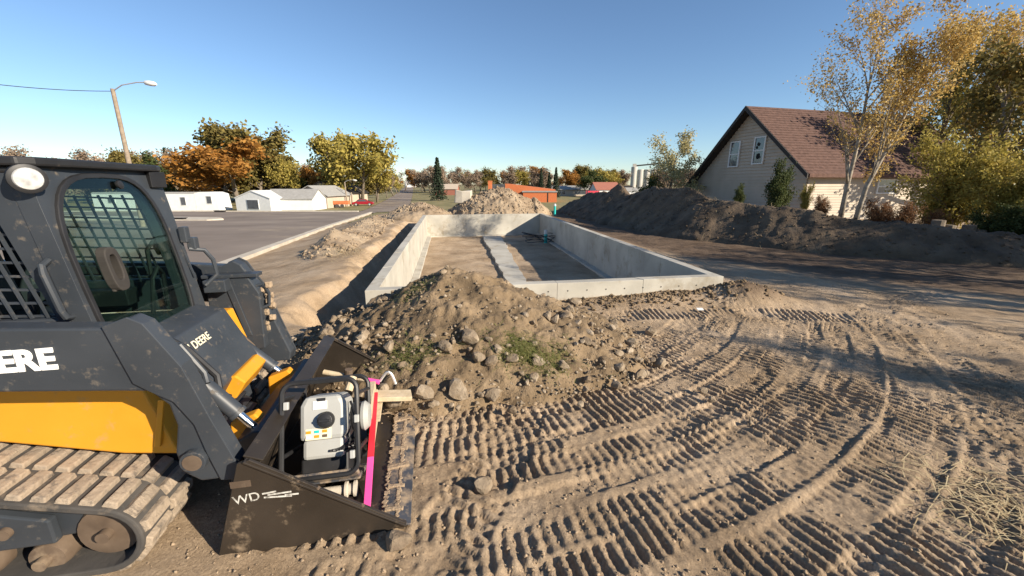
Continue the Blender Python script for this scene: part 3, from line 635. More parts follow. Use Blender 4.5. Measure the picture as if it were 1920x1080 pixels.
# bucket
ST = MAT['steel']; Wb = .93
m = MB(); m.prism([(0, -.005), (.97, -.005), (.97, .012), (.03, .015), (.26, .53), (.235, .56), (.2, .56)], -Wb, Wb); bk = m.build('bucket', ST, LO, .004)
for sg in (-1, 1):
    ya, yb = (-Wb - .018, -Wb + .0) if sg < 0 else (Wb - .0, Wb + .018)
    m = MB(); m.prism([(-.01, -.012), (.99, -.012), (1.0, .03), (.23, .585), (.17, .57)], ya, yb); m.build('bucket_side', ST, bk, .003)
    m = MB(); yc, yd = (-Wb - .03, -Wb + .1) if sg < 0 else (Wb - .1, Wb + .03)
    q0, q1 = Vector((.2, 0, .575)), Vector((1.0, 0, .01)); nn = Vector((.577, 0, .816)) * .012
    m.prism([(q0.x, q0.z), (q1.x, q1.z), (q1.x + nn.x, q1.z + nn.z), (q0.x + nn.x, q0.z + nn.z)], yc if sg < 0 else Wb - .012, -Wb + .012 if sg < 0 else yd); m.build('side_cutter', ST, bk, .003)
    for t in (.3, .42, .7): 
        p = q0.lerp(q1, t) + nn; m = MB(); m.cyl((p.x, sg * (Wb + .01), p.z - .002), (p.x + .006, sg * (Wb + .01), p.z + .008), .011, n=8); m.build('bolt', MAT['rust'], bk)
m = MB(); m.box((.235, 0, .57), (.1, 2 * Wb - .03, .012), Matrix.Rotation(R(25), 3, 'Y')); m.build('top_lip', ST, bk, .003)
m = MB(); m.prism([(.955, .013), (1.03, .0), (1.03, .012), (.955, .03)], -Wb - .01, Wb + .01); m.build('cutting_edge', MAT['muddy'], bk, .003)
m = MB(); m.prism([(.875, .013), (.935, .013), (.935, .028), (.875, .028)], -Wb + .06, Wb - .06); m.build('wear_plate', MAT['muddy'], bk, .003)
m = MB(); r2 = random.Random(4)
for k in range(9):
    y = -.82 + k * .205; m.box((.925, y, .028), (.13 + r2.uniform(-.03, .03), .025 + r2.uniform(0, .02), .022), Matrix.Rotation(r2.uniform(-.3, .3), 3, 'Z'))
for k in range(90):
    y = -.88 + k * .0198; m.box((.945 + r2.uniform(-.006, .006), y, .026), (.015 + r2.uniform(0, .02), .022, .014), Matrix.Rotation(r2.uniform(0, 3), 3, 'Z')); 
    if k % 2: m.box((.867 + r2.uniform(-.006, .006), y, .022), (.02 + r2.uniform(0, .02), .036, .014), Matrix.Rotation(r2.uniform(0, 3), 3, 'Z'))
m.build('caked_mud', MAT['mud'], bk, .004)
m = MB(); m.prism([(-.1, .08), (-.02, .02), (.0, .05), (.19, .5), (.1, .52), (-.02, .45)], -.56, .56); m.build('attachment_plate', CH, LO, .01)
for y in (-.36, .3):
    m = MB(); m.prism([(-.12, .2), (.0, .15), (.12, .45), (.05, .55), (-.1, .5)], y - .04, y + .04); m.build('hitch_lug', YE, LO, .01)
Mx = Matrix.Translation((.155, -Wb - .0195, .335)) @ Matrix.Rotation(R(90), 4, 'X') @ Matrix.Rotation(R(6), 4, 'Z')
m = MB(); m.box((.17, -Wb - .0195, .445), (.1, .002, .04)); m.build('label_plate', MAT['rust'], bk)
text_mesh('side_lettering', 'WD', .075, MAT['wornd'], bk, Matrix.Translation((.1, 0, 0)) @ Mx, .0, .001)
m = MB()
for k, (x, z, lx) in enumerate(((.3, .37, .07), (.35, .357, .12), (.41, .34, .07), (.34, .337, .14))): m.box((x, -Wb - .0195, z), (lx, .002, .009), Matrix.Rotation(R(-4 + 3 * k), 3, 'Y'))
m.build('worn_decal', MAT['wornd'], bk)

# ------------------------------------------------------------------ things lying in the bucket
LM = Matrix.Translation(LO.location) @ Matrix.Rotation(R(11.5), 4, 'Z')
def lw(x, y, z): return LM @ Vector((x, y, z))
pc = empty('plate_compactor', lw(.47, -.42, .03), R(11.5)); pc.rotation_euler = (R(-24), 0, R(11.5))
tag(pc, 'grey and black plate compactor with roll cage standing in the bucket', 'plate compactor')
GR = MAT['grey']
def rrect(w_, h_, r_, n=5):
    o_ = []
    for cx, cz, a in ((w_ / 2 - r_, h_ - r_, 0), (-w_ / 2 + r_, h_ - r_, 90), (-w_ / 2 + r_, r_, 180), (w_ / 2 - r_, r_, 270)):
        o_ += [(cx + r_ * math.cos(R(a + 90 * k / n)), cz + r_ * math.sin(R(a + 90 * k / n))) for k in range(n + 1)]
    return o_
m = MB(); m.prism([(-.23, -.2), (.23, -.2), (.23, .3), (-.23, .3)], .0, .03, 'z'); m.box((0, .33, .05), (.46, .1, .03), Matrix.Rotation(R(35), 3, 'X')); m.box((0, -.23, .05), (.46, .1, .03), Matrix.Rotation(R(-35), 3, 'X')); m.build('base_plate', MAT['muddy'], pc, .008)
m = MB(); m.box((0, .02, .12), (.3, .34, .18)); m.cyl((-.2, .05, .14), (.2, .05, .14), .07, n=16); m.build('exciter_housing', BK, pc, .015)
m = MB(); m.box((.0, -.09, .215), (.26, .2, .13)); m.build('lower_cowl', GR, pc, .025)
m = MB(); m.box((0, .05, .33), (.3, .26, .2)); m.cyl((.14, .02, .38), (.22, .02, .38), .09, n=18); m.cyl((-.14, .02, .3), (-.2, .02, .3), .07, n=16); m.build('engine_block', BK, pc, .02)
m = MB(); m.lathe([(.1, 0), (.105, .02), (.08, .05), (.02, .055)], (.215, .02, .38), (1, 0, 0), 20); m.build('recoil_starter', GR, pc, 0, True)
m = MB(); m.prism([(-.15, .27), (.13, .27), (.145, .32), (.14, .5), (.11, .56), (-.12, .56), (-.15, .5)], -.19, .1); tk = m.build('fuel_tank', GR, pc, .03)
m = MB(); m.lathe([(.055, 0), (.055, .02), (.045, .045), (.02, .05)], (.02, -.19, .4), (0, -1, 0), 20); m.box((.02, -.24, .4), (.075, .02, .016)); m.build('fuel_cap', BK, tk, .003)
m = MB(); m.box((-.03, -.192, .315), (.16, .004, .07)); st = m.build('sticker', MAT['cream'], tk)
for k, c in enumerate(('yellow', 'teal', 'yellow', 'white', 'yellow', 'rust')):
    m = MB(); m.box((-.09 + .05 * (k % 3), -.1955, .33 - .03 * (k // 3)), (.03, .003, .018)); m.build('sticker_symbol', MAT[c], st)
m = MB(); m.box((-.02, -.1925, .5), (.09, .004, .055)); lb = m.build('label_plate', MAT['white'], tk)
m = MB(); m.box((-.01, -.1935, .535), (.05, .006, .02)); m.build('label_slot', BK, tk)
for y in (-.27, .2):
    m = MB(); m.tube([(x, y, z + .06) for x, z in rrect(.46, .6, .07)], .017, 8, True); m.build('roll_cage_hoop', BK, pc, 0, True)
for x in (-.23, .23):
    for z in (.2, .56): m = MB(); m.cyl((x, -.27, z), (x, .2, z), .014, n=8); m.build('roll_cage_brace', BK, pc, 0, True)
m = MB()
for k in range(5): m.tube([(.16 + .01 * k, -.12, .5 - .04 * k), (.2, -.16 - .01 * k, .42 - .05 * k), (.19, -.14, .3 - .03 * k), (.12 - .02 * k, -.2, .2)], .009, 6)
m.build('hose', BK, pc, 0, True)
m = MB()
for q in ((-.2, -.28, .52), (.23, -.29, .4), (.2, -.29, .18)): m.box(q, (.03, .03, .05))
m.build('clamp', GR, pc, .005)
m = MB(); m.cyl((.1, .12, .56), (.13, .15, .66), .03, n=10); m.build('air_filter', MAT['wood'], pc)
# lumber, stake, hammer, fitting
def lying(name, a, b, sec, mat, label, cat, roll=0):
    a, b = lw(*a), lw(*b); e = empty(name, (a + b) / 2); tag(e, label, cat); d_ = b - a
    q = d_.to_track_quat('X', 'Z').to_matrix() @ Matrix.Rotation(roll, 3, 'X'); return e, q, d_.length
e, q, L_ = lying('lumber', (.62, .25, .26), (1.0, .3, .2), None, None, 'short grey board lying across the bucket behind the compactor', 'board')
m = MB(); m.box((0, 0, 0), (L_, .14, .04), q); m.build('board', MAT['wood'], e, .003)
e, q, L_ = lying('form_box', (.69, .3, .2), (.7, -.1, .18), None, None, 'weathered wooden form board standing on edge beside the compactor', 'board')
m = MB(); m.box((0, 0, 0), (L_, .045, .34), q); m.box((-.08, 0, 0), (.3, .3, .02), q); m.build('plank', MAT['wood'], e, .003)
e, q, L_ = lying('survey_stake', (.76, -.8, .03), (.72, .2, .33), None, None, 'red and pink painted wooden stake leaning in the bucket', 'stake')
m = MB(); m.box(q @ Vector((L_ * .17, 0, 0)), (L_ * .6, .042, .02), q); m.build('red_length', MAT['red'], e, .002)
m = MB(); m.box(q @ Vector((-L_ * .315, 0, 0)), (L_ * .37, .042, .02), q); m.build('pink_length', MAT['pink'], e, .002)
m = MB(); m.box(q @ Vector((L_ * .485, 0, 0)), (L_ * .03, .042, .02), q); m.build('bare_tip', MAT['wood'], e, .002)
e, q, L_ = lying('hammer', (.27, .45, .42), (.78, .3, .34), None, None, 'wooden handled hammer with pink taped grip beside the far bucket side', 'hammer')
m = MB(); m.cyl(q @ Vector((-L_ / 2, 0, 0)), q @ Vector((L_ * .2, 0, 0)), .024, .02, 10); m.build('handle', MAT['wood'], e, 0, True)
m = MB(); m.cyl(q @ Vector((L_ * .2, 0, 0)), q @ Vector((L_ * .42, 0, 0)), .021, n=10); m.build('taped_grip', MAT['pink'], e, 0, True)
m = MB(); m.cyl(q @ Vector((-.05, 0, -.07)), q @ Vector((-.05, 0, .07)), .034, n=12); m.build('head', MAT['rust'], e, .004)
m = MB(); m.tube([q @ Vector((L_ * .42 + .14 * t, .02, .1 * math.sin(t * math.pi))) for t in np.linspace(0, 1, 9)], .012, 6); m.build('loop_guard', MAT['galv'], e, 0, True)
e = empty('pipe_fitting', lw(.42, -.62, .06), R(11.5)); tag(e, 'dusty white flanged pipe fitting lying below the compactor', 'pipe fitting')
m = MB(); m.lathe([(.03, 0), (.03, .18), (.05, .185), (.05, .2), (.035, .205), (.035, .235), (.05, .24), (.05, .255), (.02, .256)], (0, 0, 0), (1, 0, 0), 18); m.build('fitting_body', MAT['kerb'], e, 0, True)

# ------------------------------------------------------------------ buildings
def gable_house(name, p, rz, W, D, eave, ridge, wall, roof, label, cat='house', over=.35, parts=(), ridge_axis='x'):
    """W along local x (the ridge), D along local y; local -y is the front"""
    e = empty(name, p, rz); tag(e, label, cat)
    m = MB(); m.prism([(-D / 2, -.5), (D / 2, -.5), (D / 2, eave), (0, ridge), (-D / 2, eave)], -W / 2, W / 2, 'x'); m.build('wall', wall, e)
    k = (ridge - eave) / (D / 2); t = .16
    for sg in (-1, 1):
        m = MB(); q = [(0, ridge + .02), (sg * (D / 2 + over), eave - k * over + .02), (sg * (D / 2 + over), eave - k * over + t), (0, ridge + t)]
        m.prism(q, -W / 2 - over, W / 2 + over, 'x'); m.build('roof', roof, e)
    for (face, a, z, ww, hh) in parts:
        fr_ = MB(); pn = MB()
        if face == 'front': fr_.box((a, -D / 2 - .03, z), (ww + .16, .08, hh + .16)); pn.box((a, -D / 2 - .06, z), (ww, .06, hh))
        else:
            sx = -1 if face == 'left' else 1; fr_.box((sx * (W / 2 + .03), a, z), (.08, ww + .16, hh + .16)); pn.box((sx * (W / 2 + .06), a, z), (.06, ww, hh))
        wn = fr_.build('window', MAT['white'], e); pn.build('pane', MAT['pane'], wn)
    return e
# house beyond the berm: ridge along local x, gable end facing the site
hx = Vector((math.cos(R(15)), math.sin(R(15)), 0)); hy = Vector((-hx.y, hx.x, 0))
HP = Vector((15.5, 28, 0)); house = empty('house', HP, R(15)); tag(house, 'cream sided house with brown shingle roof beyond the dirt berm', 'house')
DN, DF, HL, RZ, EZN, EZF = 4.5, 5.4, 14.2, 6.85, 3.0, 1.6
m = MB(); m.prism([(-DN, -1), (DF, -1), (DF, EZF), (0, RZ - .25), (-DN, EZN)], .02, HL - .1, 'x'); m.build('wall', MAT['siding'], house)
def zroof(v): return RZ - .3 - (RZ - EZN) / DN * -v if v < 0 else RZ - .3 - (RZ - EZF) / DF * v
m = MB(); z = -.5
while z < RZ - .5:                                       # lapped boards of the gable end
    lo = -min(DN, (RZ - .3 - z) * DN / (RZ - EZN)); hi = min(DF, (RZ - .3 - z) * DF / (RZ - EZF))
    m.add([(-.06, lo, z), (-.06, hi, z), (-.005, hi, z + .2), (-.005, lo, z + .2), (.01, lo, z), (.01, hi, z)], [(0, 1, 2, 3), (0, 4, 5, 1)]); z += .2
tag(m.build('gable_boards', MAT['siding'], house), kind='stuff')
m = MB(); z = -.5
while z < EZN - .2:
    m.add([(.02, -DN - .035, z), (HL - .1, -DN - .035, z), (HL - .1, -DN - .005, z + .15), (.02, -DN - .005, z + .15), (.02, -DN + .01, z), (HL - .1, -DN + .01, z)], [(0, 1, 2, 3), (0, 4, 5, 1)]); z += .15
tag(m.build('side_boards', MAT['siding'], house), kind='stuff')
for sg, D_, ez in ((-1, DN, EZN), (1, DF, EZF)):
    k = (RZ - ez) / D_; ov = .5; q = [(0, RZ), (sg * (D_ + ov), ez - k * ov), (sg * (D_ + ov), ez - k * ov - .14), (0, RZ - .17)]
    m = MB(); m.prism(q, -.6, HL + .5, 'x'); rf = m.build('roof', MAT['shingle'], house)
    m = MB(); m.prism([(0, RZ + .015), (sg * (D_ + ov), ez - k * ov + .015), (sg * (D_ + ov), ez - k * ov - .24), (0, RZ - .27)], -.68, -.602, 'x'); m.build('rake_board', MAT['dark'], rf)
    m = MB(); m.box((HL / 2, sg * (D_ + ov + .03), ez - k * ov - .08), (HL + 1.1, .05, .2)); m.build('fascia', MAT['shingle'], rf)
    m = MB(); m.prism([(0, RZ - .175), (sg * (D_ + ov), ez - k * ov - .145), (sg * (D_ + ov), ez - k * ov - .16), (0, RZ - .19)], -.58, -.04, 'x'); m.build('soffit', MAT['dark'], rf)  # soffit coloured near black, the shade under the overhang put into its colour
    n_c = 26                                             # shingle courses as thin laps
    m = MB(); sl = math.hypot(D_ + ov, (D_ + ov) * k); ny = Vector((0, sg * (D_ + ov), -(D_ + ov) * k)).normalized(); nn = Vector((0, sg * k, 1)).normalized()
    for c in range(n_c):
        a = Vector((0, 0, RZ)) + ny * (sl * c / n_c); b = Vector((0, 0, RZ)) + ny * (sl * (c + 1) / n_c)
        m.add([(-.6, *(a + nn * .004)[1:]), (HL + .5, *(a + nn * .004)[1:]), (HL + .5, *(b + nn * .03)[1:]), (-.6, *(b + nn * .03)[1:]), (-.6, *(b + nn * .002)[1:]), (HL + .5, *(b + nn * .002)[1:])], [(0, 1, 2, 3), (3, 2, 5, 4)])
    tag(m.build('shingle_courses', MAT['shingle'], rf), kind='stuff')
def sash(parent, face, a, z, ww, hh, broken):
    def bx(m, da, dz, dw, dh, dep, out):
        m.box((-out - .03, a + da, z + dz), (dep, dw, dh)) if face == 'g' else m.box((a + da, -DN - out, z + dz), (dw, dep, dh))
    m = MB()
    for da in (-ww / 2, ww / 2): bx(m, da, 0, .09, hh + .09, .08, .06)
    for dz in (-hh / 2, 0, hh / 2): bx(m, 0, dz, ww - .09, .07, .075, .06)
    wn = m.build('window', MAT['white'], parent)
    for dz in (-hh / 4, hh / 4): m = MB(); bx(m, 0, dz, ww - .08, hh / 2 - .06, .02, .045); m.build('pane', MAT['pane'], wn)
    if broken:
        for da, dz, s_ in ((.08, .38, .16), (.0, -.35, .2), (.18, .2, .1)):
            m = MB(); r3 = random.Random(int(dz * 100)); poly = []
            for t in range(9): 
                rr = s_ * r3.uniform(.5, 1.1); poly.append((a + da + rr * math.cos(t * .698), z + dz + rr * math.sin(t * .698)))
            m.prism(poly, -.092, -.082, 'x'); m.build('broken_hole', MAT['hole'], wn)
sash(house, 'g', 1.05, 4.0, .8, 1.6, False); sash(house, 'g', -.95, 4.1, .8, 1.6, True)
sash(house, 's', 6.1, 1.9, 1.5, .8, False)
def gz_(px, py, Y): 
    p = at(px, py, Y); return Vector((p.x, p.y, G(p.x, p.y)))
# white trailer, white garage, tan house, dark house
p = gz_(300, 397, 73); e = empty('trailer_home', (p.x - 1.0, 73, -2.5), R(4)); tag(e, 'long white mobile home trailer with dark roof edge across the street', 'trailer')
m = MB(); m.prism([(-8, .1), (8.5, .1), (8.5, 3.0), (-8, 3.0)], -2, 2); m.build('wall', MAT['white'], e)
m = MB(); m.prism([(-2.05, 3.0), (2.05, 3.0), (1.6, 3.25), (-1.6, 3.25)], -8.1, 8.5, 'x'); m.build('roof', MAT['greyroof'], e)
m = MB(); m.prism([(8.55, .1), (12.3, .1), (12.0, 2.95), (11.0, 3.28), (9.4, 3.28), (8.55, 3.0)], -2.0, 1.9); m.build('end_room', MAT['white'], e)
for x, wx, wz, hz in ((-5, 1.0, 1.9, .8), (2.2, 1.5, 1.9, .75), (6.6, .75, 1.75, 1.3), (10.9, .75, 1.95, 1.2)):
    m = MB(); m.box((x, -2.03, wz), (wx + .2, .06, hz + .2)); wn = m.build('window', MAT['white'], e); m = MB(); m.box((x, -2.07, wz), (wx, .04, hz)); m.build('pane', MAT['pane'], wn)
m = MB(); m.box((0, -1.95, .05), (16, .06, .5)); m.build('skirting', MAT['tanwall'], e)
e = gable_house('garage', (at(508, 380, 75).x, 75, -2.5), R(78), 8, 7, 2.2, 3.4, MAT['white'], MAT['white'], 'small white gabled garage with faded lettering beside the trailer', 'garage', .1, (('left', 0, 1.2, 2.2, 1.5),))
e = gable_house('barn', (at(556, 380, 76).x, 76, -2.5), R(4), 8.2, 6.4, 2.0, 3.6, MAT['white'], MAT['greyroof'], 'white shed with curved end and grey roof facing the street', 'shed', .15)
e = gable_house('house', (at(608, 380, 86).x, 86, -2.5), R(86), 10, 6.6, 2.5, 4.2, MAT['tanwall'], MAT['greyroof'], 'tan house with a low grey gable roof behind the white shed', 'house', .5, (('left', -2, 1.3, 1.2, 1.6),))
e = gable_house('house', (at(632, 380, 103).x, 103, -2.6), R(80), 12, 10, 2.7, 5.2, MAT['tanwall'], MAT['dark'], 'house with dark shingle roof behind the tan house', 'house', .5, (('left', 0, 1.5, 1.6, 1.2),))
# red car and rusty trailer
def car(p, rz, mat, label):
    e = empty('parked_car', p, rz); tag(e, label, 'car')
    m = MB(); m.prism([(-2.2, .35), (-2.25, .75), (-1.5, .92), (-.9, 1.4), (.5, 1.42), (1.15, .95), (2.1, .82), (2.25, .6), (2.2, .35)], -.85, .85); b = m.build('body', mat, e, .06)
    m = MB(); m.prism([(-1.35, .95), (-.85, 1.34), (.45, 1.36), (1.0, .96)], -.86, .86); m.build('side_window', MAT['pane'], b)
    for x in (-1.4, 1.4):
        for y in (-.8, .8): m = MB(); m.cyl((x, y - .1, .32), (x, y + .1, .32), .32, n=18); wv = m.build('wheel', MAT['rubber'], e); m = MB(); m.cyl((x, y - .11, .32), (x, y + .11, .32), .18, n=12); m.build('rim', MAT['galv'], wv)
    return e
car(Vector((at(681, 380, 91).x, 91, -2.5)), R(12), MAT['carred'], 'dark red car parked beside the utility pole across the street')
p = at(640, 384, 84); e = empty('flatbed_trailer', (p.x, 84, -2.5), R(5)); tag(e, 'rusty orange flatbed trailer parked in front of the dark house', 'trailer')
m = MB(); m.box((0, 0, .75), (3.2, 1.8, .2)); m.box((0, -.9, 1.1), (3.2, .06, .5)); m.box((1.55, 0, 1.1), (.06, 1.8, .5)); m.build('bed', MAT['brick'], e)
for x in (-.6, .4): m = MB(); m.cyl((x, -.98, .36), (x, -.75, .36), .36, n=16); m.build('wheel', MAT['rubber'], e)
# orange brick school, far houses, playground, silo
p = at(960, 362, 120); e = empty('brick_school', (p.x, 120, -2.6), R(-4)); tag(e, 'low orange brick flat roofed building behind the spoil heap', 'building')
m = MB(); m.prism([(-2, -1), (12.5, -1), (12.5, 3.2), (-2, 4.9)], 0, 16); m.build('wall', MAT['brick'], e)
m = MB(); m.prism([(3.5, -1), (12.6, -1), (12.6, 2.6), (3.5, 2.6)], -7, -.01); m.build('wing', MAT['brick'], e)
m = MB(); m.box((8, -3.5, 2.75), (9.6, 7.4, .3)); m.build('flat_roof', MAT['greyroof'], e)
m = MB(); m.box((-4.2, 6, 2.3), (4.2, 12, 4.9)); m.build('side_block', MAT['pane'], e)
m = MB(); m.box((10.2, -7.03, 1.1), (.25, .06, 3.0)); m.build('downpipe', MAT['dark'], e)
p = at(919, 350, 105); m = MB(); m.box((p.x, 105, 0), (.95, .95, 5.6)); m.box((p.x, 105, 2.85), (1.1, 1.1, .2)); tag(m.build('brick_chimney', MAT['brick']), 'square orange brick chimney rising behind the spoil heap', 'chimney')
p = gz_(1133, 362, 160); e = gable_house('house', (p.x, 160, -2.6), R(8), 9, 8, 2.9, 5.4, MAT['white'], MAT['redroof'], 'white house with red roof beyond the lawn and playground', 'house', .4, (('front', -1.5, 1.6, 1.2, 1.1), ('front', 2, 1.6, 1.2, 1.1)))
p = gz_(1075, 360, 175); e = gable_house('house', (p.x, 175, -2.6), R(4), 19, 8, 2.7, 4.1, MAT['tanwall'], MAT['greyroof'], 'long low tan house with dark windows beyond the lawn', 'house', .5, (('front', 4, 1.5, 8, 1.5), ('front', -5, 1.4, 1.5, 1.2)))
p = gz_(1180, 362, 130); e = gable_house('shed', (p.x + 1, 130, -2.4), R(0), 4.5, 4, 2.4, 3.4, MAT['white'], MAT['greyroof'], 'small pale shed at the far end of the berm', 'shed', .2)
p = gz_(1158, 360, 172); gable_house('house', (p.x + 2, 172, -2.6), R(8), 7, 7, 2.5, 4.0, MAT['brick'], MAT['dark'], 'small orange house beside the white house with red roof', 'house', .4)
p = gz_(838, 352, 190); gable_house('house', (p.x, 190, -2.4), R(0), 10, 8, 2.6, 4.6, MAT['redroof'], MAT['tanwall'], 'reddish house partly hidden behind the concrete block', 'house', .4)
for px, Y, c, lab in ((770, 380, 'white', 'white house at the far end of the street'), (700, 330, 'tanwall', 'tan far house behind the street trees')):
    p = gz_(px, 350, Y); gable_house('house', p, R(20), 9, 8, 3, 6, MAT[c], MAT['greyroof'], lab, 'house', .4)
p = at(1112, 366, 150); e = empty('playground', (p.x, 150, -2.6), R(10)); tag(e, 'red playground climbing frame on the lawn', 'playground')
for x in (-2, -.6, .8, 2.2): m = MB(); m.cyl((x, 0, 0), (x, 0, 2.6), .12, n=8); m.cyl((x, 1.8, 0), (x, 1.8, 2.6), .12, n=8); m.build('frame_post', MAT['playred'], e)
m = MB(); m.box((.1, .9, 1.3), (4.6, 1.9, .2)); m.build('deck', MAT['playred'], e)
m = MB(); m.box((.1, -.05, 2.0), (4.4, .1, .8)); m.build('panel', MAT['playred'], e)
m = MB(); m.prism([(2.2, 1.4), (4.6, .2), (4.6, .35), (2.2, 1.6)], .2, 1.4); m.build('slide', MAT['playred'], e)
p = at(1190, 372, 60); m = MB()
for k in range(7): m.tube([(p.x - 3.4 + .8 * k, 95, -1.98 + .1), (p.x - 3 + .8 * k, 95.3, -1.7 + .12 * (k % 3)), (p.x - 2.6 + .8 * k, 95, -1.98 + .1)], .14, 6)
e = empty('grain_elevator', (at(1207, 330, 330).x, 330, -2), R(-10)); tag(e, 'pale grain elevator with round bins beyond the trees', 'grain elevator')
for k, (x, hgt) in enumerate(((-7.5, 17.5), (-2.6, 15.5), (2.3, 15.5), (7.2, 15.5))): m = MB(); m.cyl((x, 0, -2), (x, 0, hgt), 2.35, n=20); m.build('bin', MAT['silo'], e, 0, True)
m = MB(); m.box((-7.5, 0, 18.2), (2.6, 2.6, 3.2)); m.build('head_house', MAT['silo'], e)
m = MB(); m.box((1, 0, 19.0), (17, 1.2, 1.0), Matrix.Rotation(R(-5), 3, 'Y')); m.build('conveyor', MAT['dark'], e)
# concrete block chunk on the spoil heap
p = at(867, 352, 27.0); zc = G(p.x, 27.0) + float(spoil(np.array([p.x]), np.array([27.0]))[0])
m = MB(); r3 = random.Random(5)
bb = [(sx * .52 + r3.uniform(-.09, .09), sy * .35 + r3.uniform(-.06, .06), sz * .42 + r3.uniform(-.08, .08)) for sx in (-1, 0, 1) for sy in (-1, 1) for sz in (-1, 1)]
m.add(bb, [(0, 1, 3, 2), (8, 10, 11, 9), (0, 4, 5, 1), (4, 8, 9, 5), (2, 3, 7, 6), (6, 7, 11, 10), (1, 5, 7, 3), (5, 9, 11, 7), (0, 2, 6, 4), (4, 6, 10, 8)])
o = m.build('concrete_block', MAT['kerb'], None, .05); o.location = (p.x, 27.0, zc + .3); tag(o, 'broken pale concrete block standing on top of the spoil heap', 'concrete block')

# ------------------------------------------------------------------ poles and wire
def street_pole(base, top, r, arm, label):
    e = empty('utility_pole', base); tag(e, label, 'utility pole'); b = Vector(base); t = Vector(top) - b
    m = MB(); m.cyl((0, 0, -.5), t, r, r * .72, 14); m.build('pole', MAT['pole'], e, 0, True)
    a0 = t * .985; m = MB(); m.tube([a0, a0 + Vector((arm * .3, -.1, .35)), a0 + Vector((arm * .75, -.2, .5)), a0 + Vector((arm, -.25, .48))], .04, 8); ar = m.build('lamp_arm', MAT['galv'], e, 0, True)
    m = MB(); m.lathe([(.05, -.1), (.14, 0), (.17, .3), (.15, .6), (.06, .75)], a0 + Vector((arm - .05, -.25, .46)), (math.copysign(1, arm), -.05, -.14), 14); m.build('lamp_head', MAT['white'], ar, 0, True)
    return Vector(top)
tp = street_pole((-27.3, 30.2, -1.0), (-27.3, 30.2, 8.35), .17, 2.6, 'tall wooden utility pole with a street lamp behind the loader cab')
pb = at(652, 392, 88); street_pole((pb.x, 88, -2.5), (pb.x - .1, 88, 2.55), .16, 2.0, 'short wooden pole with a street lamp beside the red car')
pb = at(661, 388, 90); m = MB(); m.cyl((pb.x, 90, -2.5), (pb.x, 90, .4), .18, .15, 12); tag(m.build('wooden_post', MAT['pole']), 'thick pale wooden post beside the short lamp pole', 'post')
m = MB(); q = at(-260, 120, 22); m.tube([tp + Vector((-.1, 0, -.15))] + [(tp + Vector((-.1, 0, -.15))).lerp(q, t) - Vector((0, 0, .9 * 4 * t * (1 - t) * .35)) for t in np.linspace(.05, 1, 24)], .022, 5); tag(m.build('power_line', MAT['dark']), 'single overhead power line running from the tall pole', 'power line')

# ------------------------------------------------------------------ trees
class TM:
    def __init__(s, seed): s.r = random.Random(seed); s.seg = []; s.tips = []
    def grow(s, p, d, L, r, lvl, P):
        n = 4; pts = [p]; rr = [r]
        for i in range(n):
            d = (d + Vector((s.r.gauss(0, 1), s.r.gauss(0, 1), s.r.gauss(0, 1))) * P['wob'] + Vector((0, 0, P['up']))).normalized()
            p = p + d * (L / n); pts.append(p); rr.append(max(.004, r * (1 - (i + 1) / n * P['tap'])))
        s.seg.append((pts, rr, lvl))
        if lvl >= P['leaf_from']: s.tips += [(pts[k], d) for k in range(1, n + 1)]
        if lvl >= P['lv']: return
        k = P['kids'][lvl]
        for j in range(k):
            f = (P['first'][lvl] + (1 - P['first'][lvl]) * (j + s.r.random()) / k); idx = min(n - 1, int(f * n)); q = pts[idx].lerp(pts[idx + 1], f * n - idx)
            dd = (pts[idx + 1] - pts[idx]).normalized(); a = s.r.uniform(0, 6.283); o = dd.orthogonal().normalized(); o = Matrix.Rotation(a, 3, dd) @ o
            sp = P['spread'][lvl] * s.r.uniform(.75, 1.2); nd = (dd * math.cos(sp) + o * math.sin(sp)).normalized()
            s.grow(q, nd, L * P['len'][lvl] * s.r.uniform(.7, 1.2) * (1.15 - .5 * f if lvl == 0 else 1), rr[idx] * P['rad'], lvl + 1, P)
    def wood(s, maxlvl=9):
        m = MB()
        for pts, rr, lvl in s.seg:
            if lvl <= maxlvl: m.tube(pts, rr, 7 if lvl == 0 else (5 if lvl == 1 else 3))
        return m
def leaves(name, centers, size, rs, squash=1.0, spread=.3):
    C = np.array([tuple(c) for c in centers]); n = len(C); C = C + rs.normal(0, spread, (n, 3))
    a = rs.normal(size=(n, 3)); a /= np.linalg.norm(a, axis=1)[:, None]; b = np.cross(a, rs.normal(size=(n, 3))); b /= np.linalg.norm(b, axis=1)[:, None]
    s_ = size * rs.uniform(.6, 1.3, (n, 1)); V = np.stack([C - a * s_, C - b * s_ * .62 * squash, C + a * s_, C + b * s_ * .62 * squash], 1).reshape(-1, 3)
    return npmesh(name, V, np.arange(4 * n).reshape(-1, 4))
def tree_tpl(seed, H, P, leafmat, size, per, spread, bark=None, maxlvl=9, trunks=1, lean=0):
    rs = np.random.RandomState(seed); T = TM(seed)
    for k in range(trunks):
        a = k * 2.4 + seed; T.grow(Vector((.25 * math.cos(a) * (trunks > 1), .25 * math.sin(a) * (trunks > 1), -.3)), Vector((lean + .2 * math.cos(a) * (trunks > 1), .2 * math.sin(a) * (trunks > 1), 1)).normalized(), H * P.get('h', .8) * (1 - .12 * k), P['r0'] * (1 - .15 * k), 0, P)
    wm = T.wood(maxlvl); me = bpy.data.meshes.new('trunk'); me.from_pydata(wm.v, [], wm.f)
    for q in me.polygons: q.use_smooth = True
    me.materials.append(bark or MAT['bark'])
    C = [t[0] for t in T.tips for _ in range(per) if True]
    cm = leaves('crown', C, size, rs, 1, spread) if per else None
    if cm: cm.materials.append(leafmat)
    top = max(v[2] for v in wm.v); return me, cm, top
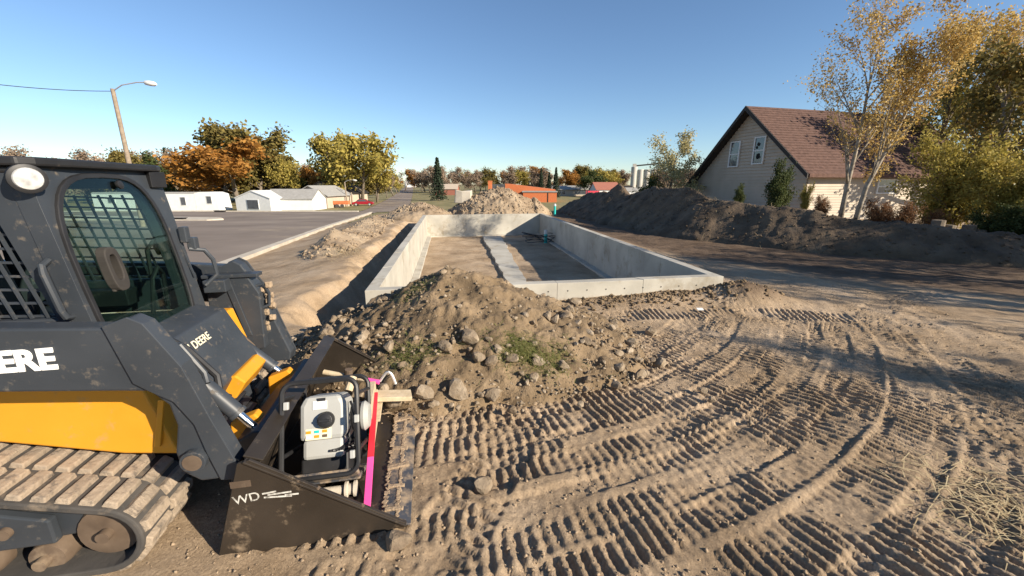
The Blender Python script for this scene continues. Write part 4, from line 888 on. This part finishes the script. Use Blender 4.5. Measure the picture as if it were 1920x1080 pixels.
BROAD = dict(wob=.13, up=.03, tap=.75, lv=3, leaf_from=2, kids=[8, 6, 5], first=[.22, .25, .2], spread=[.85, .75, .8], len=[.52, .5, .5], rad=.55, r0=.3, h=.78)
BIRCH = dict(wob=.07, up=.06, tap=.85, lv=3, leaf_from=2, kids=[13, 6, 4], first=[.2, .2, .2], spread=[.55, .5, .6], len=[.38, .45, .5], rad=.5, r0=.1, h=.97)
BARE = dict(BROAD, up=.06, kids=[9, 7, 5], spread=[.7, .6, .6])
BUSH = dict(wob=.16, up=.05, tap=.8, lv=2, leaf_from=1, kids=[6, 5], first=[.15, .2], spread=[.6, .7], len=[.6, .5], rad=.6, r0=.035, h=.9)
TPL = dict(
    orange=[tree_tpl(s, 12, BROAD, MAT['l_orange'], .3, 4, .5) for s in (1, 2)],
    olive=[tree_tpl(s, 12, BROAD, MAT['l_olive'], .3, 4, .5) for s in (3, 4)],
    yel=[tree_tpl(s, 12, BROAD, MAT['l_yel'], .28, 4, .5) for s in (5, 6)],
    green=[tree_tpl(s, 12, BROAD, MAT['l_green'], .3, 5, .5) for s in (7,)],
    bare=[tree_tpl(s, 12, BARE, MAT['l_brown'], .26, 2, .55) for s in (8, 9)],
)
def spruce_tpl(seed):
    rs = np.random.RandomState(seed); C = []; m = MB(); m.cyl((0, 0, -.3), (0, 0, 11.8), .22, .03, 8)
    for k in range(46):
        z = .8 + k * .24; r_ = 2.5 * (1 - z / 12.2) ** .85
        for j in range(9):
            a = j * .698 + k * .9 + rs.uniform(-.2, .2); L = r_ * rs.uniform(.75, 1.1)
            for t in np.linspace(.15, 1, 7): C.append((L * t * math.cos(a), L * t * math.sin(a), z - .3 * t * L + .12 * t * t * L))
    me = bpy.data.meshes.new('trunk'); me.from_pydata(m.v, [], m.f); me.materials.append(MAT['bark'])
    cm = leaves('crown', C, .24, rs, 1, .1); cm.materials.append(MAT['l_spruce']); return me, cm, 12.0
TPL['spruce'] = [spruce_tpl(11)]
def put_tree(kind, px, Y, top_py, label, group, width=1.0, i=0, name='tree', base=None):
    me, cm, H = TPL[kind][i % len(TPL[kind])]; p = at(px, top_py, Y); zb = float(macro(p.x, Y)) if base is None else base; s_ = max(.3, (p.z - zb) / H)
    e = empty(name, (p.x, Y, zb), rnd.uniform(0, 6.28)); e.scale = (s_ * width, s_ * width, s_); tag(e, label, 'tree', group)
    link('trunk', me, None, e)
    if cm: link('crown', cm, None, e)
    return e
LAB = dict(orange='rusty orange autumn tree', olive='olive brown half bare tree', yel='yellow green leafy tree', green='dark green leafy tree', bare='bare brown leafless tree', spruce='dark green pointed spruce')
gl = 'trees behind the buildings across the street'
for k, (kd, px, Y, ty, wd, lb) in enumerate((
    ('orange', 436, 92, 255, 1.75, 'big round orange autumn tree behind the white trailer'), ('olive', 400, 112, 236, 1.2, 'tall olive brown tree behind the big orange tree'), ('olive', 470, 110, 240, 1.2, 'tall olive tree with thin top beside the big orange tree'),
    ('yel', 530, 100, 300, .9, 'yellow green tree behind the white shed'), ('olive', 515, 118, 258, 1.0, None), ('green', 560, 105, 318, 1.1, 'dark green tree behind the white shed roof'), ('orange', 585, 102, 312, 1.0, 'bright orange tree behind the tan house'),
    ('yel', 618, 108, 246, 1.0, 'tall yellow green tree with loose crown behind the dark house'), ('yel', 668, 104, 258, 1.15, 'broad yellow green tree by the street and red car'), ('yel', 700, 110, 290, 1.0, 'lower yellow green tree at the street edge'),
    ('bare', 45, 110, 276, 1, None), ('bare', 140, 120, 280, 1.1, None), ('bare', 175, 115, 292, 1, None), ('olive', 215, 100, 285, 1.0, 'olive brown tree beside the tall utility pole'), ('bare', 250, 110, 280, 1.2, None), ('green', 290, 100, 290, .9, 'dark green tree behind the far end of the white trailer'),
    ('spruce', 307, 118, 275, .9, 'dark spruce rising behind the white trailer'), ('bare', 335, 112, 280, 1.2, None), ('orange', 372, 100, 290, 1.3, 'smaller rusty orange tree behind the white trailer'), ('bare', 20, 95, 290, 1, None), ('bare', 100, 105, 296, 1.1, None))):
    put_tree(kd, px, Y, ty, lb or LAB[kd] + ' in the row behind the trailer', gl, wd, k)
r7 = random.Random(77)
for k in range(26):
    kd = r7.choice(['bare', 'olive', 'bare', 'green', 'orange', 'bare']); put_tree(kd, 170 + k * 21.5 + r7.uniform(-6, 6), r7.uniform(118, 135), r7.uniform(308, 332), LAB[kd] + ' low in the wood behind the trailer', gl, 1.5, k)
gl = 'trees along the far street'
for k, (kd, px, Y, ty, wd) in enumerate((('bare', 735, 170, 318, 1.3), ('orange', 757, 260, 320, 1.3), ('yel', 742, 210, 328, 1.2), ('bare', 775, 330, 322, 1.3), ('bare', 790, 240, 322, 1.2), ('bare', 722, 150, 322, 1.0))):
    put_tree(kd, px, Y, ty, LAB[kd] + ' lining the far street', gl, wd, k)
put_tree('spruce', 819, 125, 294, 'tall lone spruce beside the far street', None, 1.15)
for px, ty, wd in ((1015, 315, .8), (1030, 322, .9), (1043, 313, .9)): put_tree('spruce', px, 150, ty, 'spruce in the cluster of three behind the brick building', 'spruces behind the brick building', wd)
put_tree('green', 1112, 165, 320, 'round dark evergreen beside the white house with red roof', None, 1.3)
gl = 'bare trees on the horizon'
r5 = random.Random(12)
for k in range(60):
    px = 795 + k * 9.5 + r5.uniform(-5, 5); kd = r5.choice(['bare', 'bare', 'bare', 'bare', 'olive', 'bare', 'bare', 'bare', 'orange', 'bare', 'bare', 'yel'])
    if 1178 < px < 1238: continue
    put_tree(kd, px, r5.uniform(190, 280), r5.uniform(311, 330), LAB[kd] + ' in the far tree line', gl, 1.35, k)
# pale tree by the berm end
TPL['pale'] = [tree_tpl(21, 6, dict(BROAD, r0=.1, kids=[9, 6, 4], up=.05, h=.85), MAT['l_pale'], .085, 5, .16)]
put_tree('pale', 1258, 33, 250, 'pale yellow green young tree beside the low roof edge of the house', None, 1.0, 0, 'tree')
TPL['dkbush'] = [tree_tpl(22, 3, dict(BUSH, kids=[9, 7], r0=.03), MAT['l_green'], .07, 12, .14, trunks=5)]
put_tree('dkbush', 1222, 31, 335, 'dark green bush below the pale tree beside the house', None, 1.2, 0, 'bush')
put_tree('dkbush', 1468, 21.5, 300, 'dark leafy sapling against the shaded gable wall', None, .55, 0, 'bush', .6)
put_tree('dkbush', 1390, 21, 345, 'small thin weed bush on the berm crest before the gable', None, .6, 0, 'bush', .9)
# two pale barked golden trees on the berm, near the house
for k, (px, py, Y, ty, wd, lean, lab) in enumerate(((1578, 398, 14.8, -60, 1.0, -.02, 'slender pale barked tree with sparse golden leaves and straight trunk on the berm'), (1603, 405, 14.3, -70, 1.05, .1, 'leaning pale barked tree with denser golden leaves on the berm'))):
    TPL['birch%d' % k] = [tree_tpl(31 + k, 7, BIRCH, MAT['l_gold'], .046, 4 + 3 * k, .13, MAT['birch'], lean=lean)]
    b = at(px, py, Y); me, cm, H = TPL['birch%d' % k][0]; e = empty('young_tree', (b.x, Y, b.z - .25)); s_ = (at(px, ty, Y).z - b.z) / H; e.scale = (s_, s_, s_)
    link('trunk', me, None, e); link('crown', cm, None, e); tag(e, lab, 'tree')
# big trees at the right
TPL['bigyel'] = [tree_tpl(41, 11, dict(BROAD, kids=[10, 7, 5], up=.08, spread=[.6, .6, .7]), MAT['l_yel'], .1, 4, .3), tree_tpl(42, 11, dict(BROAD, kids=[10, 7, 5], up=.1, spread=[.55, .6, .7]), MAT['l_gold'], .1, 3, .3)]
TPL['biggreen'] = [tree_tpl(43, 9, dict(BROAD, kids=[10, 7, 5]), MAT['l_olive'], .12, 4, .3)]
for k, (kd, px, Y, ty, wd, lab) in enumerate((('bigyel', 1800, 30, 55, .8, 'tall yellow green tree behind the far end of the house'), ('bigyel', 1905, 28, 20, .9, 'tall golden tree standing beyond the far end of the house'), ('biggreen', 1850, 34, 110, 1.0, 'olive tree behind the yellow trees by the house'), ('biggreen', 1990, 24, 60, 1.0, 'broad olive tree at the outer edge of the house yard'))):
    put_tree(kd, px, Y, ty, lab, None, wd, k, 'tree', 0)
for k, (x, y, hgt, lab) in enumerate(((14.5, 6.2, 6.5, 'leafy yard tree outside the berm end'), (16, 2.4, 7, 'tall yard tree beside the tracked ground'), (13.2, -1.0, 5.0, 'lower yard tree beyond the straw patch'), (17.5, 7.6, 5.0, 'broad yard tree beside the low berm end'), (20, 5.6, 6.5, 'tall yard tree behind the broad tree by the berm'), (16.2, 9.3, 4.0, 'short yard tree growing at the berm end'))):
    me, cm, H = TPL['bigyel'][k % 2]; e = empty('tree', (x, y, 0), k * 2.0); e.scale = (hgt / H,) * 3; link('trunk', me, None, e); link('crown', cm, None, e); tag(e, lab, 'tree', None)
TPL['willow'] = [tree_tpl(51, 4, dict(BUSH, kids=[11, 8], wob=.14, up=-.02, r0=.04), MAT['l_yel'], .065, 12, .15, trunks=6)]
TPL['redbush'] = [tree_tpl(52, 1.6, dict(BUSH, kids=[9, 7], r0=.015), MAT['l_red'], .035, 5, .07, trunks=7)]
for kd, px, Y, ty, wd, lab, b in (('willow', 1830, 15.5, 235, .9, 'feathery yellow shrub in front of the house wall', .3), ('willow', 1935, 13.5, 290, .9, 'drooping yellow green shrub behind the low end of the berm', .3), ('dkbush', 1895, 12.8, 385, 1.3, 'dense dark green bush behind the low end of the berm', .2),
                              ('dkbush', 1990, 12, 370, 1.4, 'dark green bush beyond the drooping shrub', .2), ('redbush', 1655, 15, 372, 1.1, 'reddish brown bare shrub nearest the leaning pale tree', .6), ('redbush', 1700, 14.5, 378, 1.1, 'reddish brown shrub with few leaves before the lit wall', .5), ('redbush', 1755, 14.3, 392, 1.0, 'low reddish brown shrub near the log rounds', .4), ('redbush', 1545, 16.5, 365, .8, 'small brown shrub between the pale trees and gable corner', .8), ('willow', 1515, 19, 350, .4, 'small yellow shrub at the house corner', .8)):
    put_tree(kd, px, Y, ty, lab, None, wd, 0, 'shrub', b)
for k in range(6):
    p = at(1735 + 19 * k, 436 + 3 * k, 12.9); m = MB(); hgt = .34 + .1 * ((k * 5) % 3); m.lathe([(.19, -.4), (.18, 0), (.17, hgt * .6), (.165, hgt), (.1, hgt + .01)], (p.x, 12.9, p.z - .1), (.05 * (k % 3 - 1), 0, 1), 11)
    tag(m.build('log_round', MAT['bark']), 'upright dark log round in the row behind the berm crest', 'log', 'row of log rounds')

# ------------------------------------------------------------------ rocks, clods, grass
def rock_mesh(seed):
    bm = bmesh.new(); bmesh.ops.create_icosphere(bm, subdivisions=2, radius=1); r3 = random.Random(seed)
    pl = [(Vector((r3.gauss(0, 1), r3.gauss(0, 1), r3.gauss(0, 1))).normalized(), r3.uniform(.45, .8)) for _ in range(9)]
    sc = Vector((r3.uniform(.8, 1.25), r3.uniform(.7, 1.0), r3.uniform(.6, .85)))
    for v in bm.verts:
        for n_, d_ in pl:
            k = v.co.dot(n_) - d_
            if k > 0: v.co -= n_ * k * .9
        v.co = Vector((v.co.x * sc.x, v.co.y * sc.y, v.co.z * sc.z)) * (1 + r3.uniform(-.04, .04))
    me = bpy.data.meshes.new('rock'); bm.to_mesh(me); bm.free(); me.materials.append(MAT['rock']); return me
RM = [rock_mesh(s) for s in range(8)]
r6 = random.Random(21)
def mz(x, y):
    h_ = float(mound(np.array([x]), np.array([y]))[0]); return G(x, y) + h_, h_
def put_rock(x, y, s_, label, group=None, z=None):
    o = bpy.data.objects.new('rock', r6.choice(RM)); col.objects.link(o); zz = mz(x, y)[0] if z is None else z
    o.location = (x, y, zz + s_ * .25); o.scale = (s_,) * 3; o.rotation_euler = (r6.uniform(-.5, .5), r6.uniform(-.5, .5), r6.uniform(0, 6.28)); tag(o, label, 'rock', group); return o
def hit(px, py):
    u = (px - 960) / FPX; v = (540 - py) / FPX; d_ = (u, math.cos(PITCH) + v * math.sin(PITCH), -math.sin(PITCH) + v * math.cos(PITCH))
    t = np.linspace(1, 14, 2600); z_ = CAM_H + d_[2] * t; s2 = ground(d_[0] * t, d_[1] * t, False) + mound(d_[0] * t, d_[1] * t); k_ = int(np.argmax(z_ < s2)); return float(d_[0] * t[k_]), float(d_[1] * t[k_])
cnt = 0
while cnt < 230:
    x = r6.uniform(-2.9, 1.9); y = r6.uniform(3.1, 6.0); z, h_ = mz(x, y)
    foot = h_ < .5 and y < 5.2
    if h_ <= .0 and r6.random() > .12: continue
    if r6.random() > (.95 if foot else .28): continue
    s_ = r6.choice([.022, .026, .03, .035, .045, .06]) * (1.25 if foot else .9)
    big = s_ > .05; put_rock(x, y, s_, ('fist sized ' if big else 'small ') + ('pale stone among the rubble at the foot of the front mound' if foot else 'tan stone half set in the upper face of the front mound'), ('larger ' if big else 'small ') + ('stones at the mound foot' if foot else 'stones on the mound face'), z + .02); cnt += 1
for px, py, s_, lab in ((1222, 628, .1, 'upright pale boulder between the mound and the paper scrap'), (1238, 684, .075, 'brown boulder beside the tread prints near the mound'), (1200, 706, .07, 'whitish stone at the mound foot beside the tread prints'), (905, 912, .06, 'pointed tan stone alone on the tracked ground'), (745, 1022, .07, 'smooth stone beside the front corner of the bucket'), (795, 742, .09, 'pale angular rock at the mound foot touching the bucket'), (925, 745, .07, 'whitish faceted rock at the foot of the mound'), (860, 738, .1, 'large lumpy rock at the foot of the mound'), (1080, 570, .1, 'round boulder against the near foundation wall'), (880, 640, .09, 'dark round stone half buried in the mound face'), (835, 655, .08, 'grey stone in the middle of the mound face'), (612, 630, .09, 'brown stone on bare ground behind the bucket')):
    x, y = hit(px, py)
    put_rock(x, y, s_ * 1.3, lab)
# clods and gravel: too many and small to count
def scatter(name, n, fn, smin, smax, mat, label, seed, cat):
    rs = np.random.RandomState(seed); base = np.array([(1, 0, 0), (-1, 0, 0), (0, 1, 0), (0, -1, 0), (0, 0, 1), (0, 0, -1)], float); F0 = np.array([(0, 2, 4), (2, 1, 4), (1, 3, 4), (3, 0, 4), (2, 0, 5), (1, 2, 5), (3, 1, 5), (0, 3, 5)])
    P = fn(rs, n); k = len(P); s_ = smin + (smax - smin) * rs.rand(k, 1) ** 3
    V = base[None] * (s_[:, None] * rs.uniform(.6, 1.2, (k, 6, 1))) + rs.normal(0, .15, (k, 6, 3)) * s_[:, None]
    a = rs.uniform(0, 6.28, k); c, s2 = np.cos(a)[:, None], np.sin(a)[:, None]; Vx = V[..., 0] * c - V[..., 1] * s2; Vy = V[..., 0] * s2 + V[..., 1] * c
    V = np.stack([Vx, Vy, V[..., 2] * .8], -1) + P[:, None]
    F = (F0[None] + 6 * np.arange(k)[:, None, None]).reshape(-1, 3); return tag(link(name, npmesh(name, V.reshape(-1, 3), F), mat), label, cat, None, 'stuff')
def on_mound(rs, n):
    x = rs.uniform(-3.2, 2.1, n * 3); y = rs.uniform(3.0, 6.4, n * 3); h_ = mound(x, y); k = (h_ > .0) | (rs.rand(n * 3) < .12); k &= rs.rand(n * 3) < np.where(h_ < .55, 1, .45); x, y, h_ = x[k][:n], y[k][:n], h_[k][:n]
    return np.stack([x, y, ground(x, y, False) + h_ + .008], -1)
scatter('mound_clods', 5200, on_mound, .006, .03, MAT['rock'], 'small stones and clods covering the front dirt mound', 5, 'clods')
def on_site(rs, n):
    x = rs.uniform(-2, 7, n); y = 1.2 + 7 * rs.rand(n) ** 1.5; return np.stack([x, y, ground(x, y) + .002], -1)
scatter('soil_crumbs', 15000, on_site, .0025, .018, MAT['mud'], 'loose soil crumbs and pebbles scattered over the tracked ground', 6, 'soil crumbs')
def near_wall(rs, n):
    t = rs.uniform(.25, 1.12, n); d_ = np.abs(rs.normal(0, .28, n)) + .05; x = FND[0][0] + (FND[1][0] - FND[0][0]) * t + .16 * d_; y = FND[0][1] + (FND[1][1] - FND[0][1]) * t - d_; return np.stack([x, y, ground(x, y, False) + .012], -1)
scatter('backfill_clods', 1500, near_wall, .01, .06, MAT['mound'], 'dark backfill clods along the near foundation wall', 7, 'clods')
def on_fn(f, x0, x1, y0, y1, lo):
    def q(rs, n):
        x = rs.uniform(x0, x1, n * 4); y = rs.uniform(y0, y1, n * 4); h_ = f(x, y); k = h_ > lo; x, y, h_ = x[k][:n], y[k][:n], h_[k][:n]; return np.stack([x, y, ground(x, y, False) + h_ + .01], -1)
    return q
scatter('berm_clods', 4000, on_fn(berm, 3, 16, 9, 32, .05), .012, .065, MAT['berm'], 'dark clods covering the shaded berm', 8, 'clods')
scatter('spoil_clods', 2600, on_fn(spoil, -8, 4, 24.8, 31, .1), .02, .13, MAT['spoil'], 'tan clods covering the spoil heap', 9, 'clods')
scatter('ridge_clods', 1200, on_fn(bank, -9.5, -3.2, 10, 25, .05), .015, .1, MAT['spoil'], 'tan clods on the low soil ridge', 10, 'clods')
def blades(name, n, cx, cy, sx, sy, L, mat, label, seed, zf, lay=.5):
    rs = np.random.RandomState(seed); x = cx + rs.normal(0, sx, n); y = cy + rs.normal(0, sy, n); z = zf(x, y); a = rs.uniform(0, 6.28, n); l_ = L * rs.uniform(.5, 1.3, n); up = rs.uniform(.15, 1, n) * (1 - lay) + .08
    d_ = np.stack([np.cos(a), np.sin(a), up], -1); d_ /= np.linalg.norm(d_, axis=1)[:, None]; sd_ = np.stack([-np.sin(a), np.cos(a), np.zeros(n)], -1) * .0028
    b = np.stack([x, y, z], -1); mid = b + d_ * l_[:, None] * .55; tip = b + d_ * l_[:, None] - np.array([0, 0, 1]) * (l_ * .28)[:, None]
    V = np.stack([b - sd_, b + sd_, mid + sd_ * .8, mid - sd_ * .8, tip + sd_ * .2, tip - sd_ * .2], 1).reshape(-1, 3); i = 6 * np.arange(n)[:, None]
    return tag(link(name, npmesh(name, V, np.concatenate([i + np.array([0, 1, 2, 3]), i + np.array([3, 2, 4, 5])])), mat), label, 'grass', None, 'stuff')
mzv = lambda x, y: ground(x, y, False) + mound(x, y)
x, y = hit(985, 655); blades('green_grass', 1500, x, y, .2, .13, .16, MAT['grass'], 'thick green grass clump on the front mound slope', 1, mzv)
x, y = hit(765, 665); blades('dry_grass', 500, x, y, .16, .12, .13, MAT['grass'], 'sparse grass tuft on the mound side nearest the bucket', 2, mzv)
x, y = hit(775, 545); blades('green_weeds', 260, x, y, .14, .1, .1, MAT['grass'], 'small green weeds near the top of the front mound', 3, mzv)
x, y = onz(1885, 955, 0); blades('straw', 420, x, y, .28, .24, .2, MAT['straw'], 'dry straw and uprooted weeds lying on the tracked ground', 4, lambda a, b: ground(a, b) + .01, .9)
x, y = onz(665, 455, .3); blades('dry_weeds', 500, x, y, .5, .6, .35, MAT['straw'], 'dry weeds on the low soil ridge beside the road', 5, lambda a, b: ground(a, b, False) + bank(a, b), .5)
x, y = onz(1400, 372, 1.5)
blades('crest_weeds', 900, 8.3, 18.5, .7, 2.2, .4, MAT['straw'], 'dry weeds along the berm crest', 6, lambda a, b: ground(a, b, False) + berm(a, b), .3)
m = MB(); bx_, by_ = onz(1312, 585, 0); m.box((bx_, by_, .05), (.1, .07, .006), Matrix.Rotation(.25, 3, 'X')); tag(m.build('paper_scrap', MAT['white']), 'small white paper scrap on the ground before the near wall', 'paper scrap')
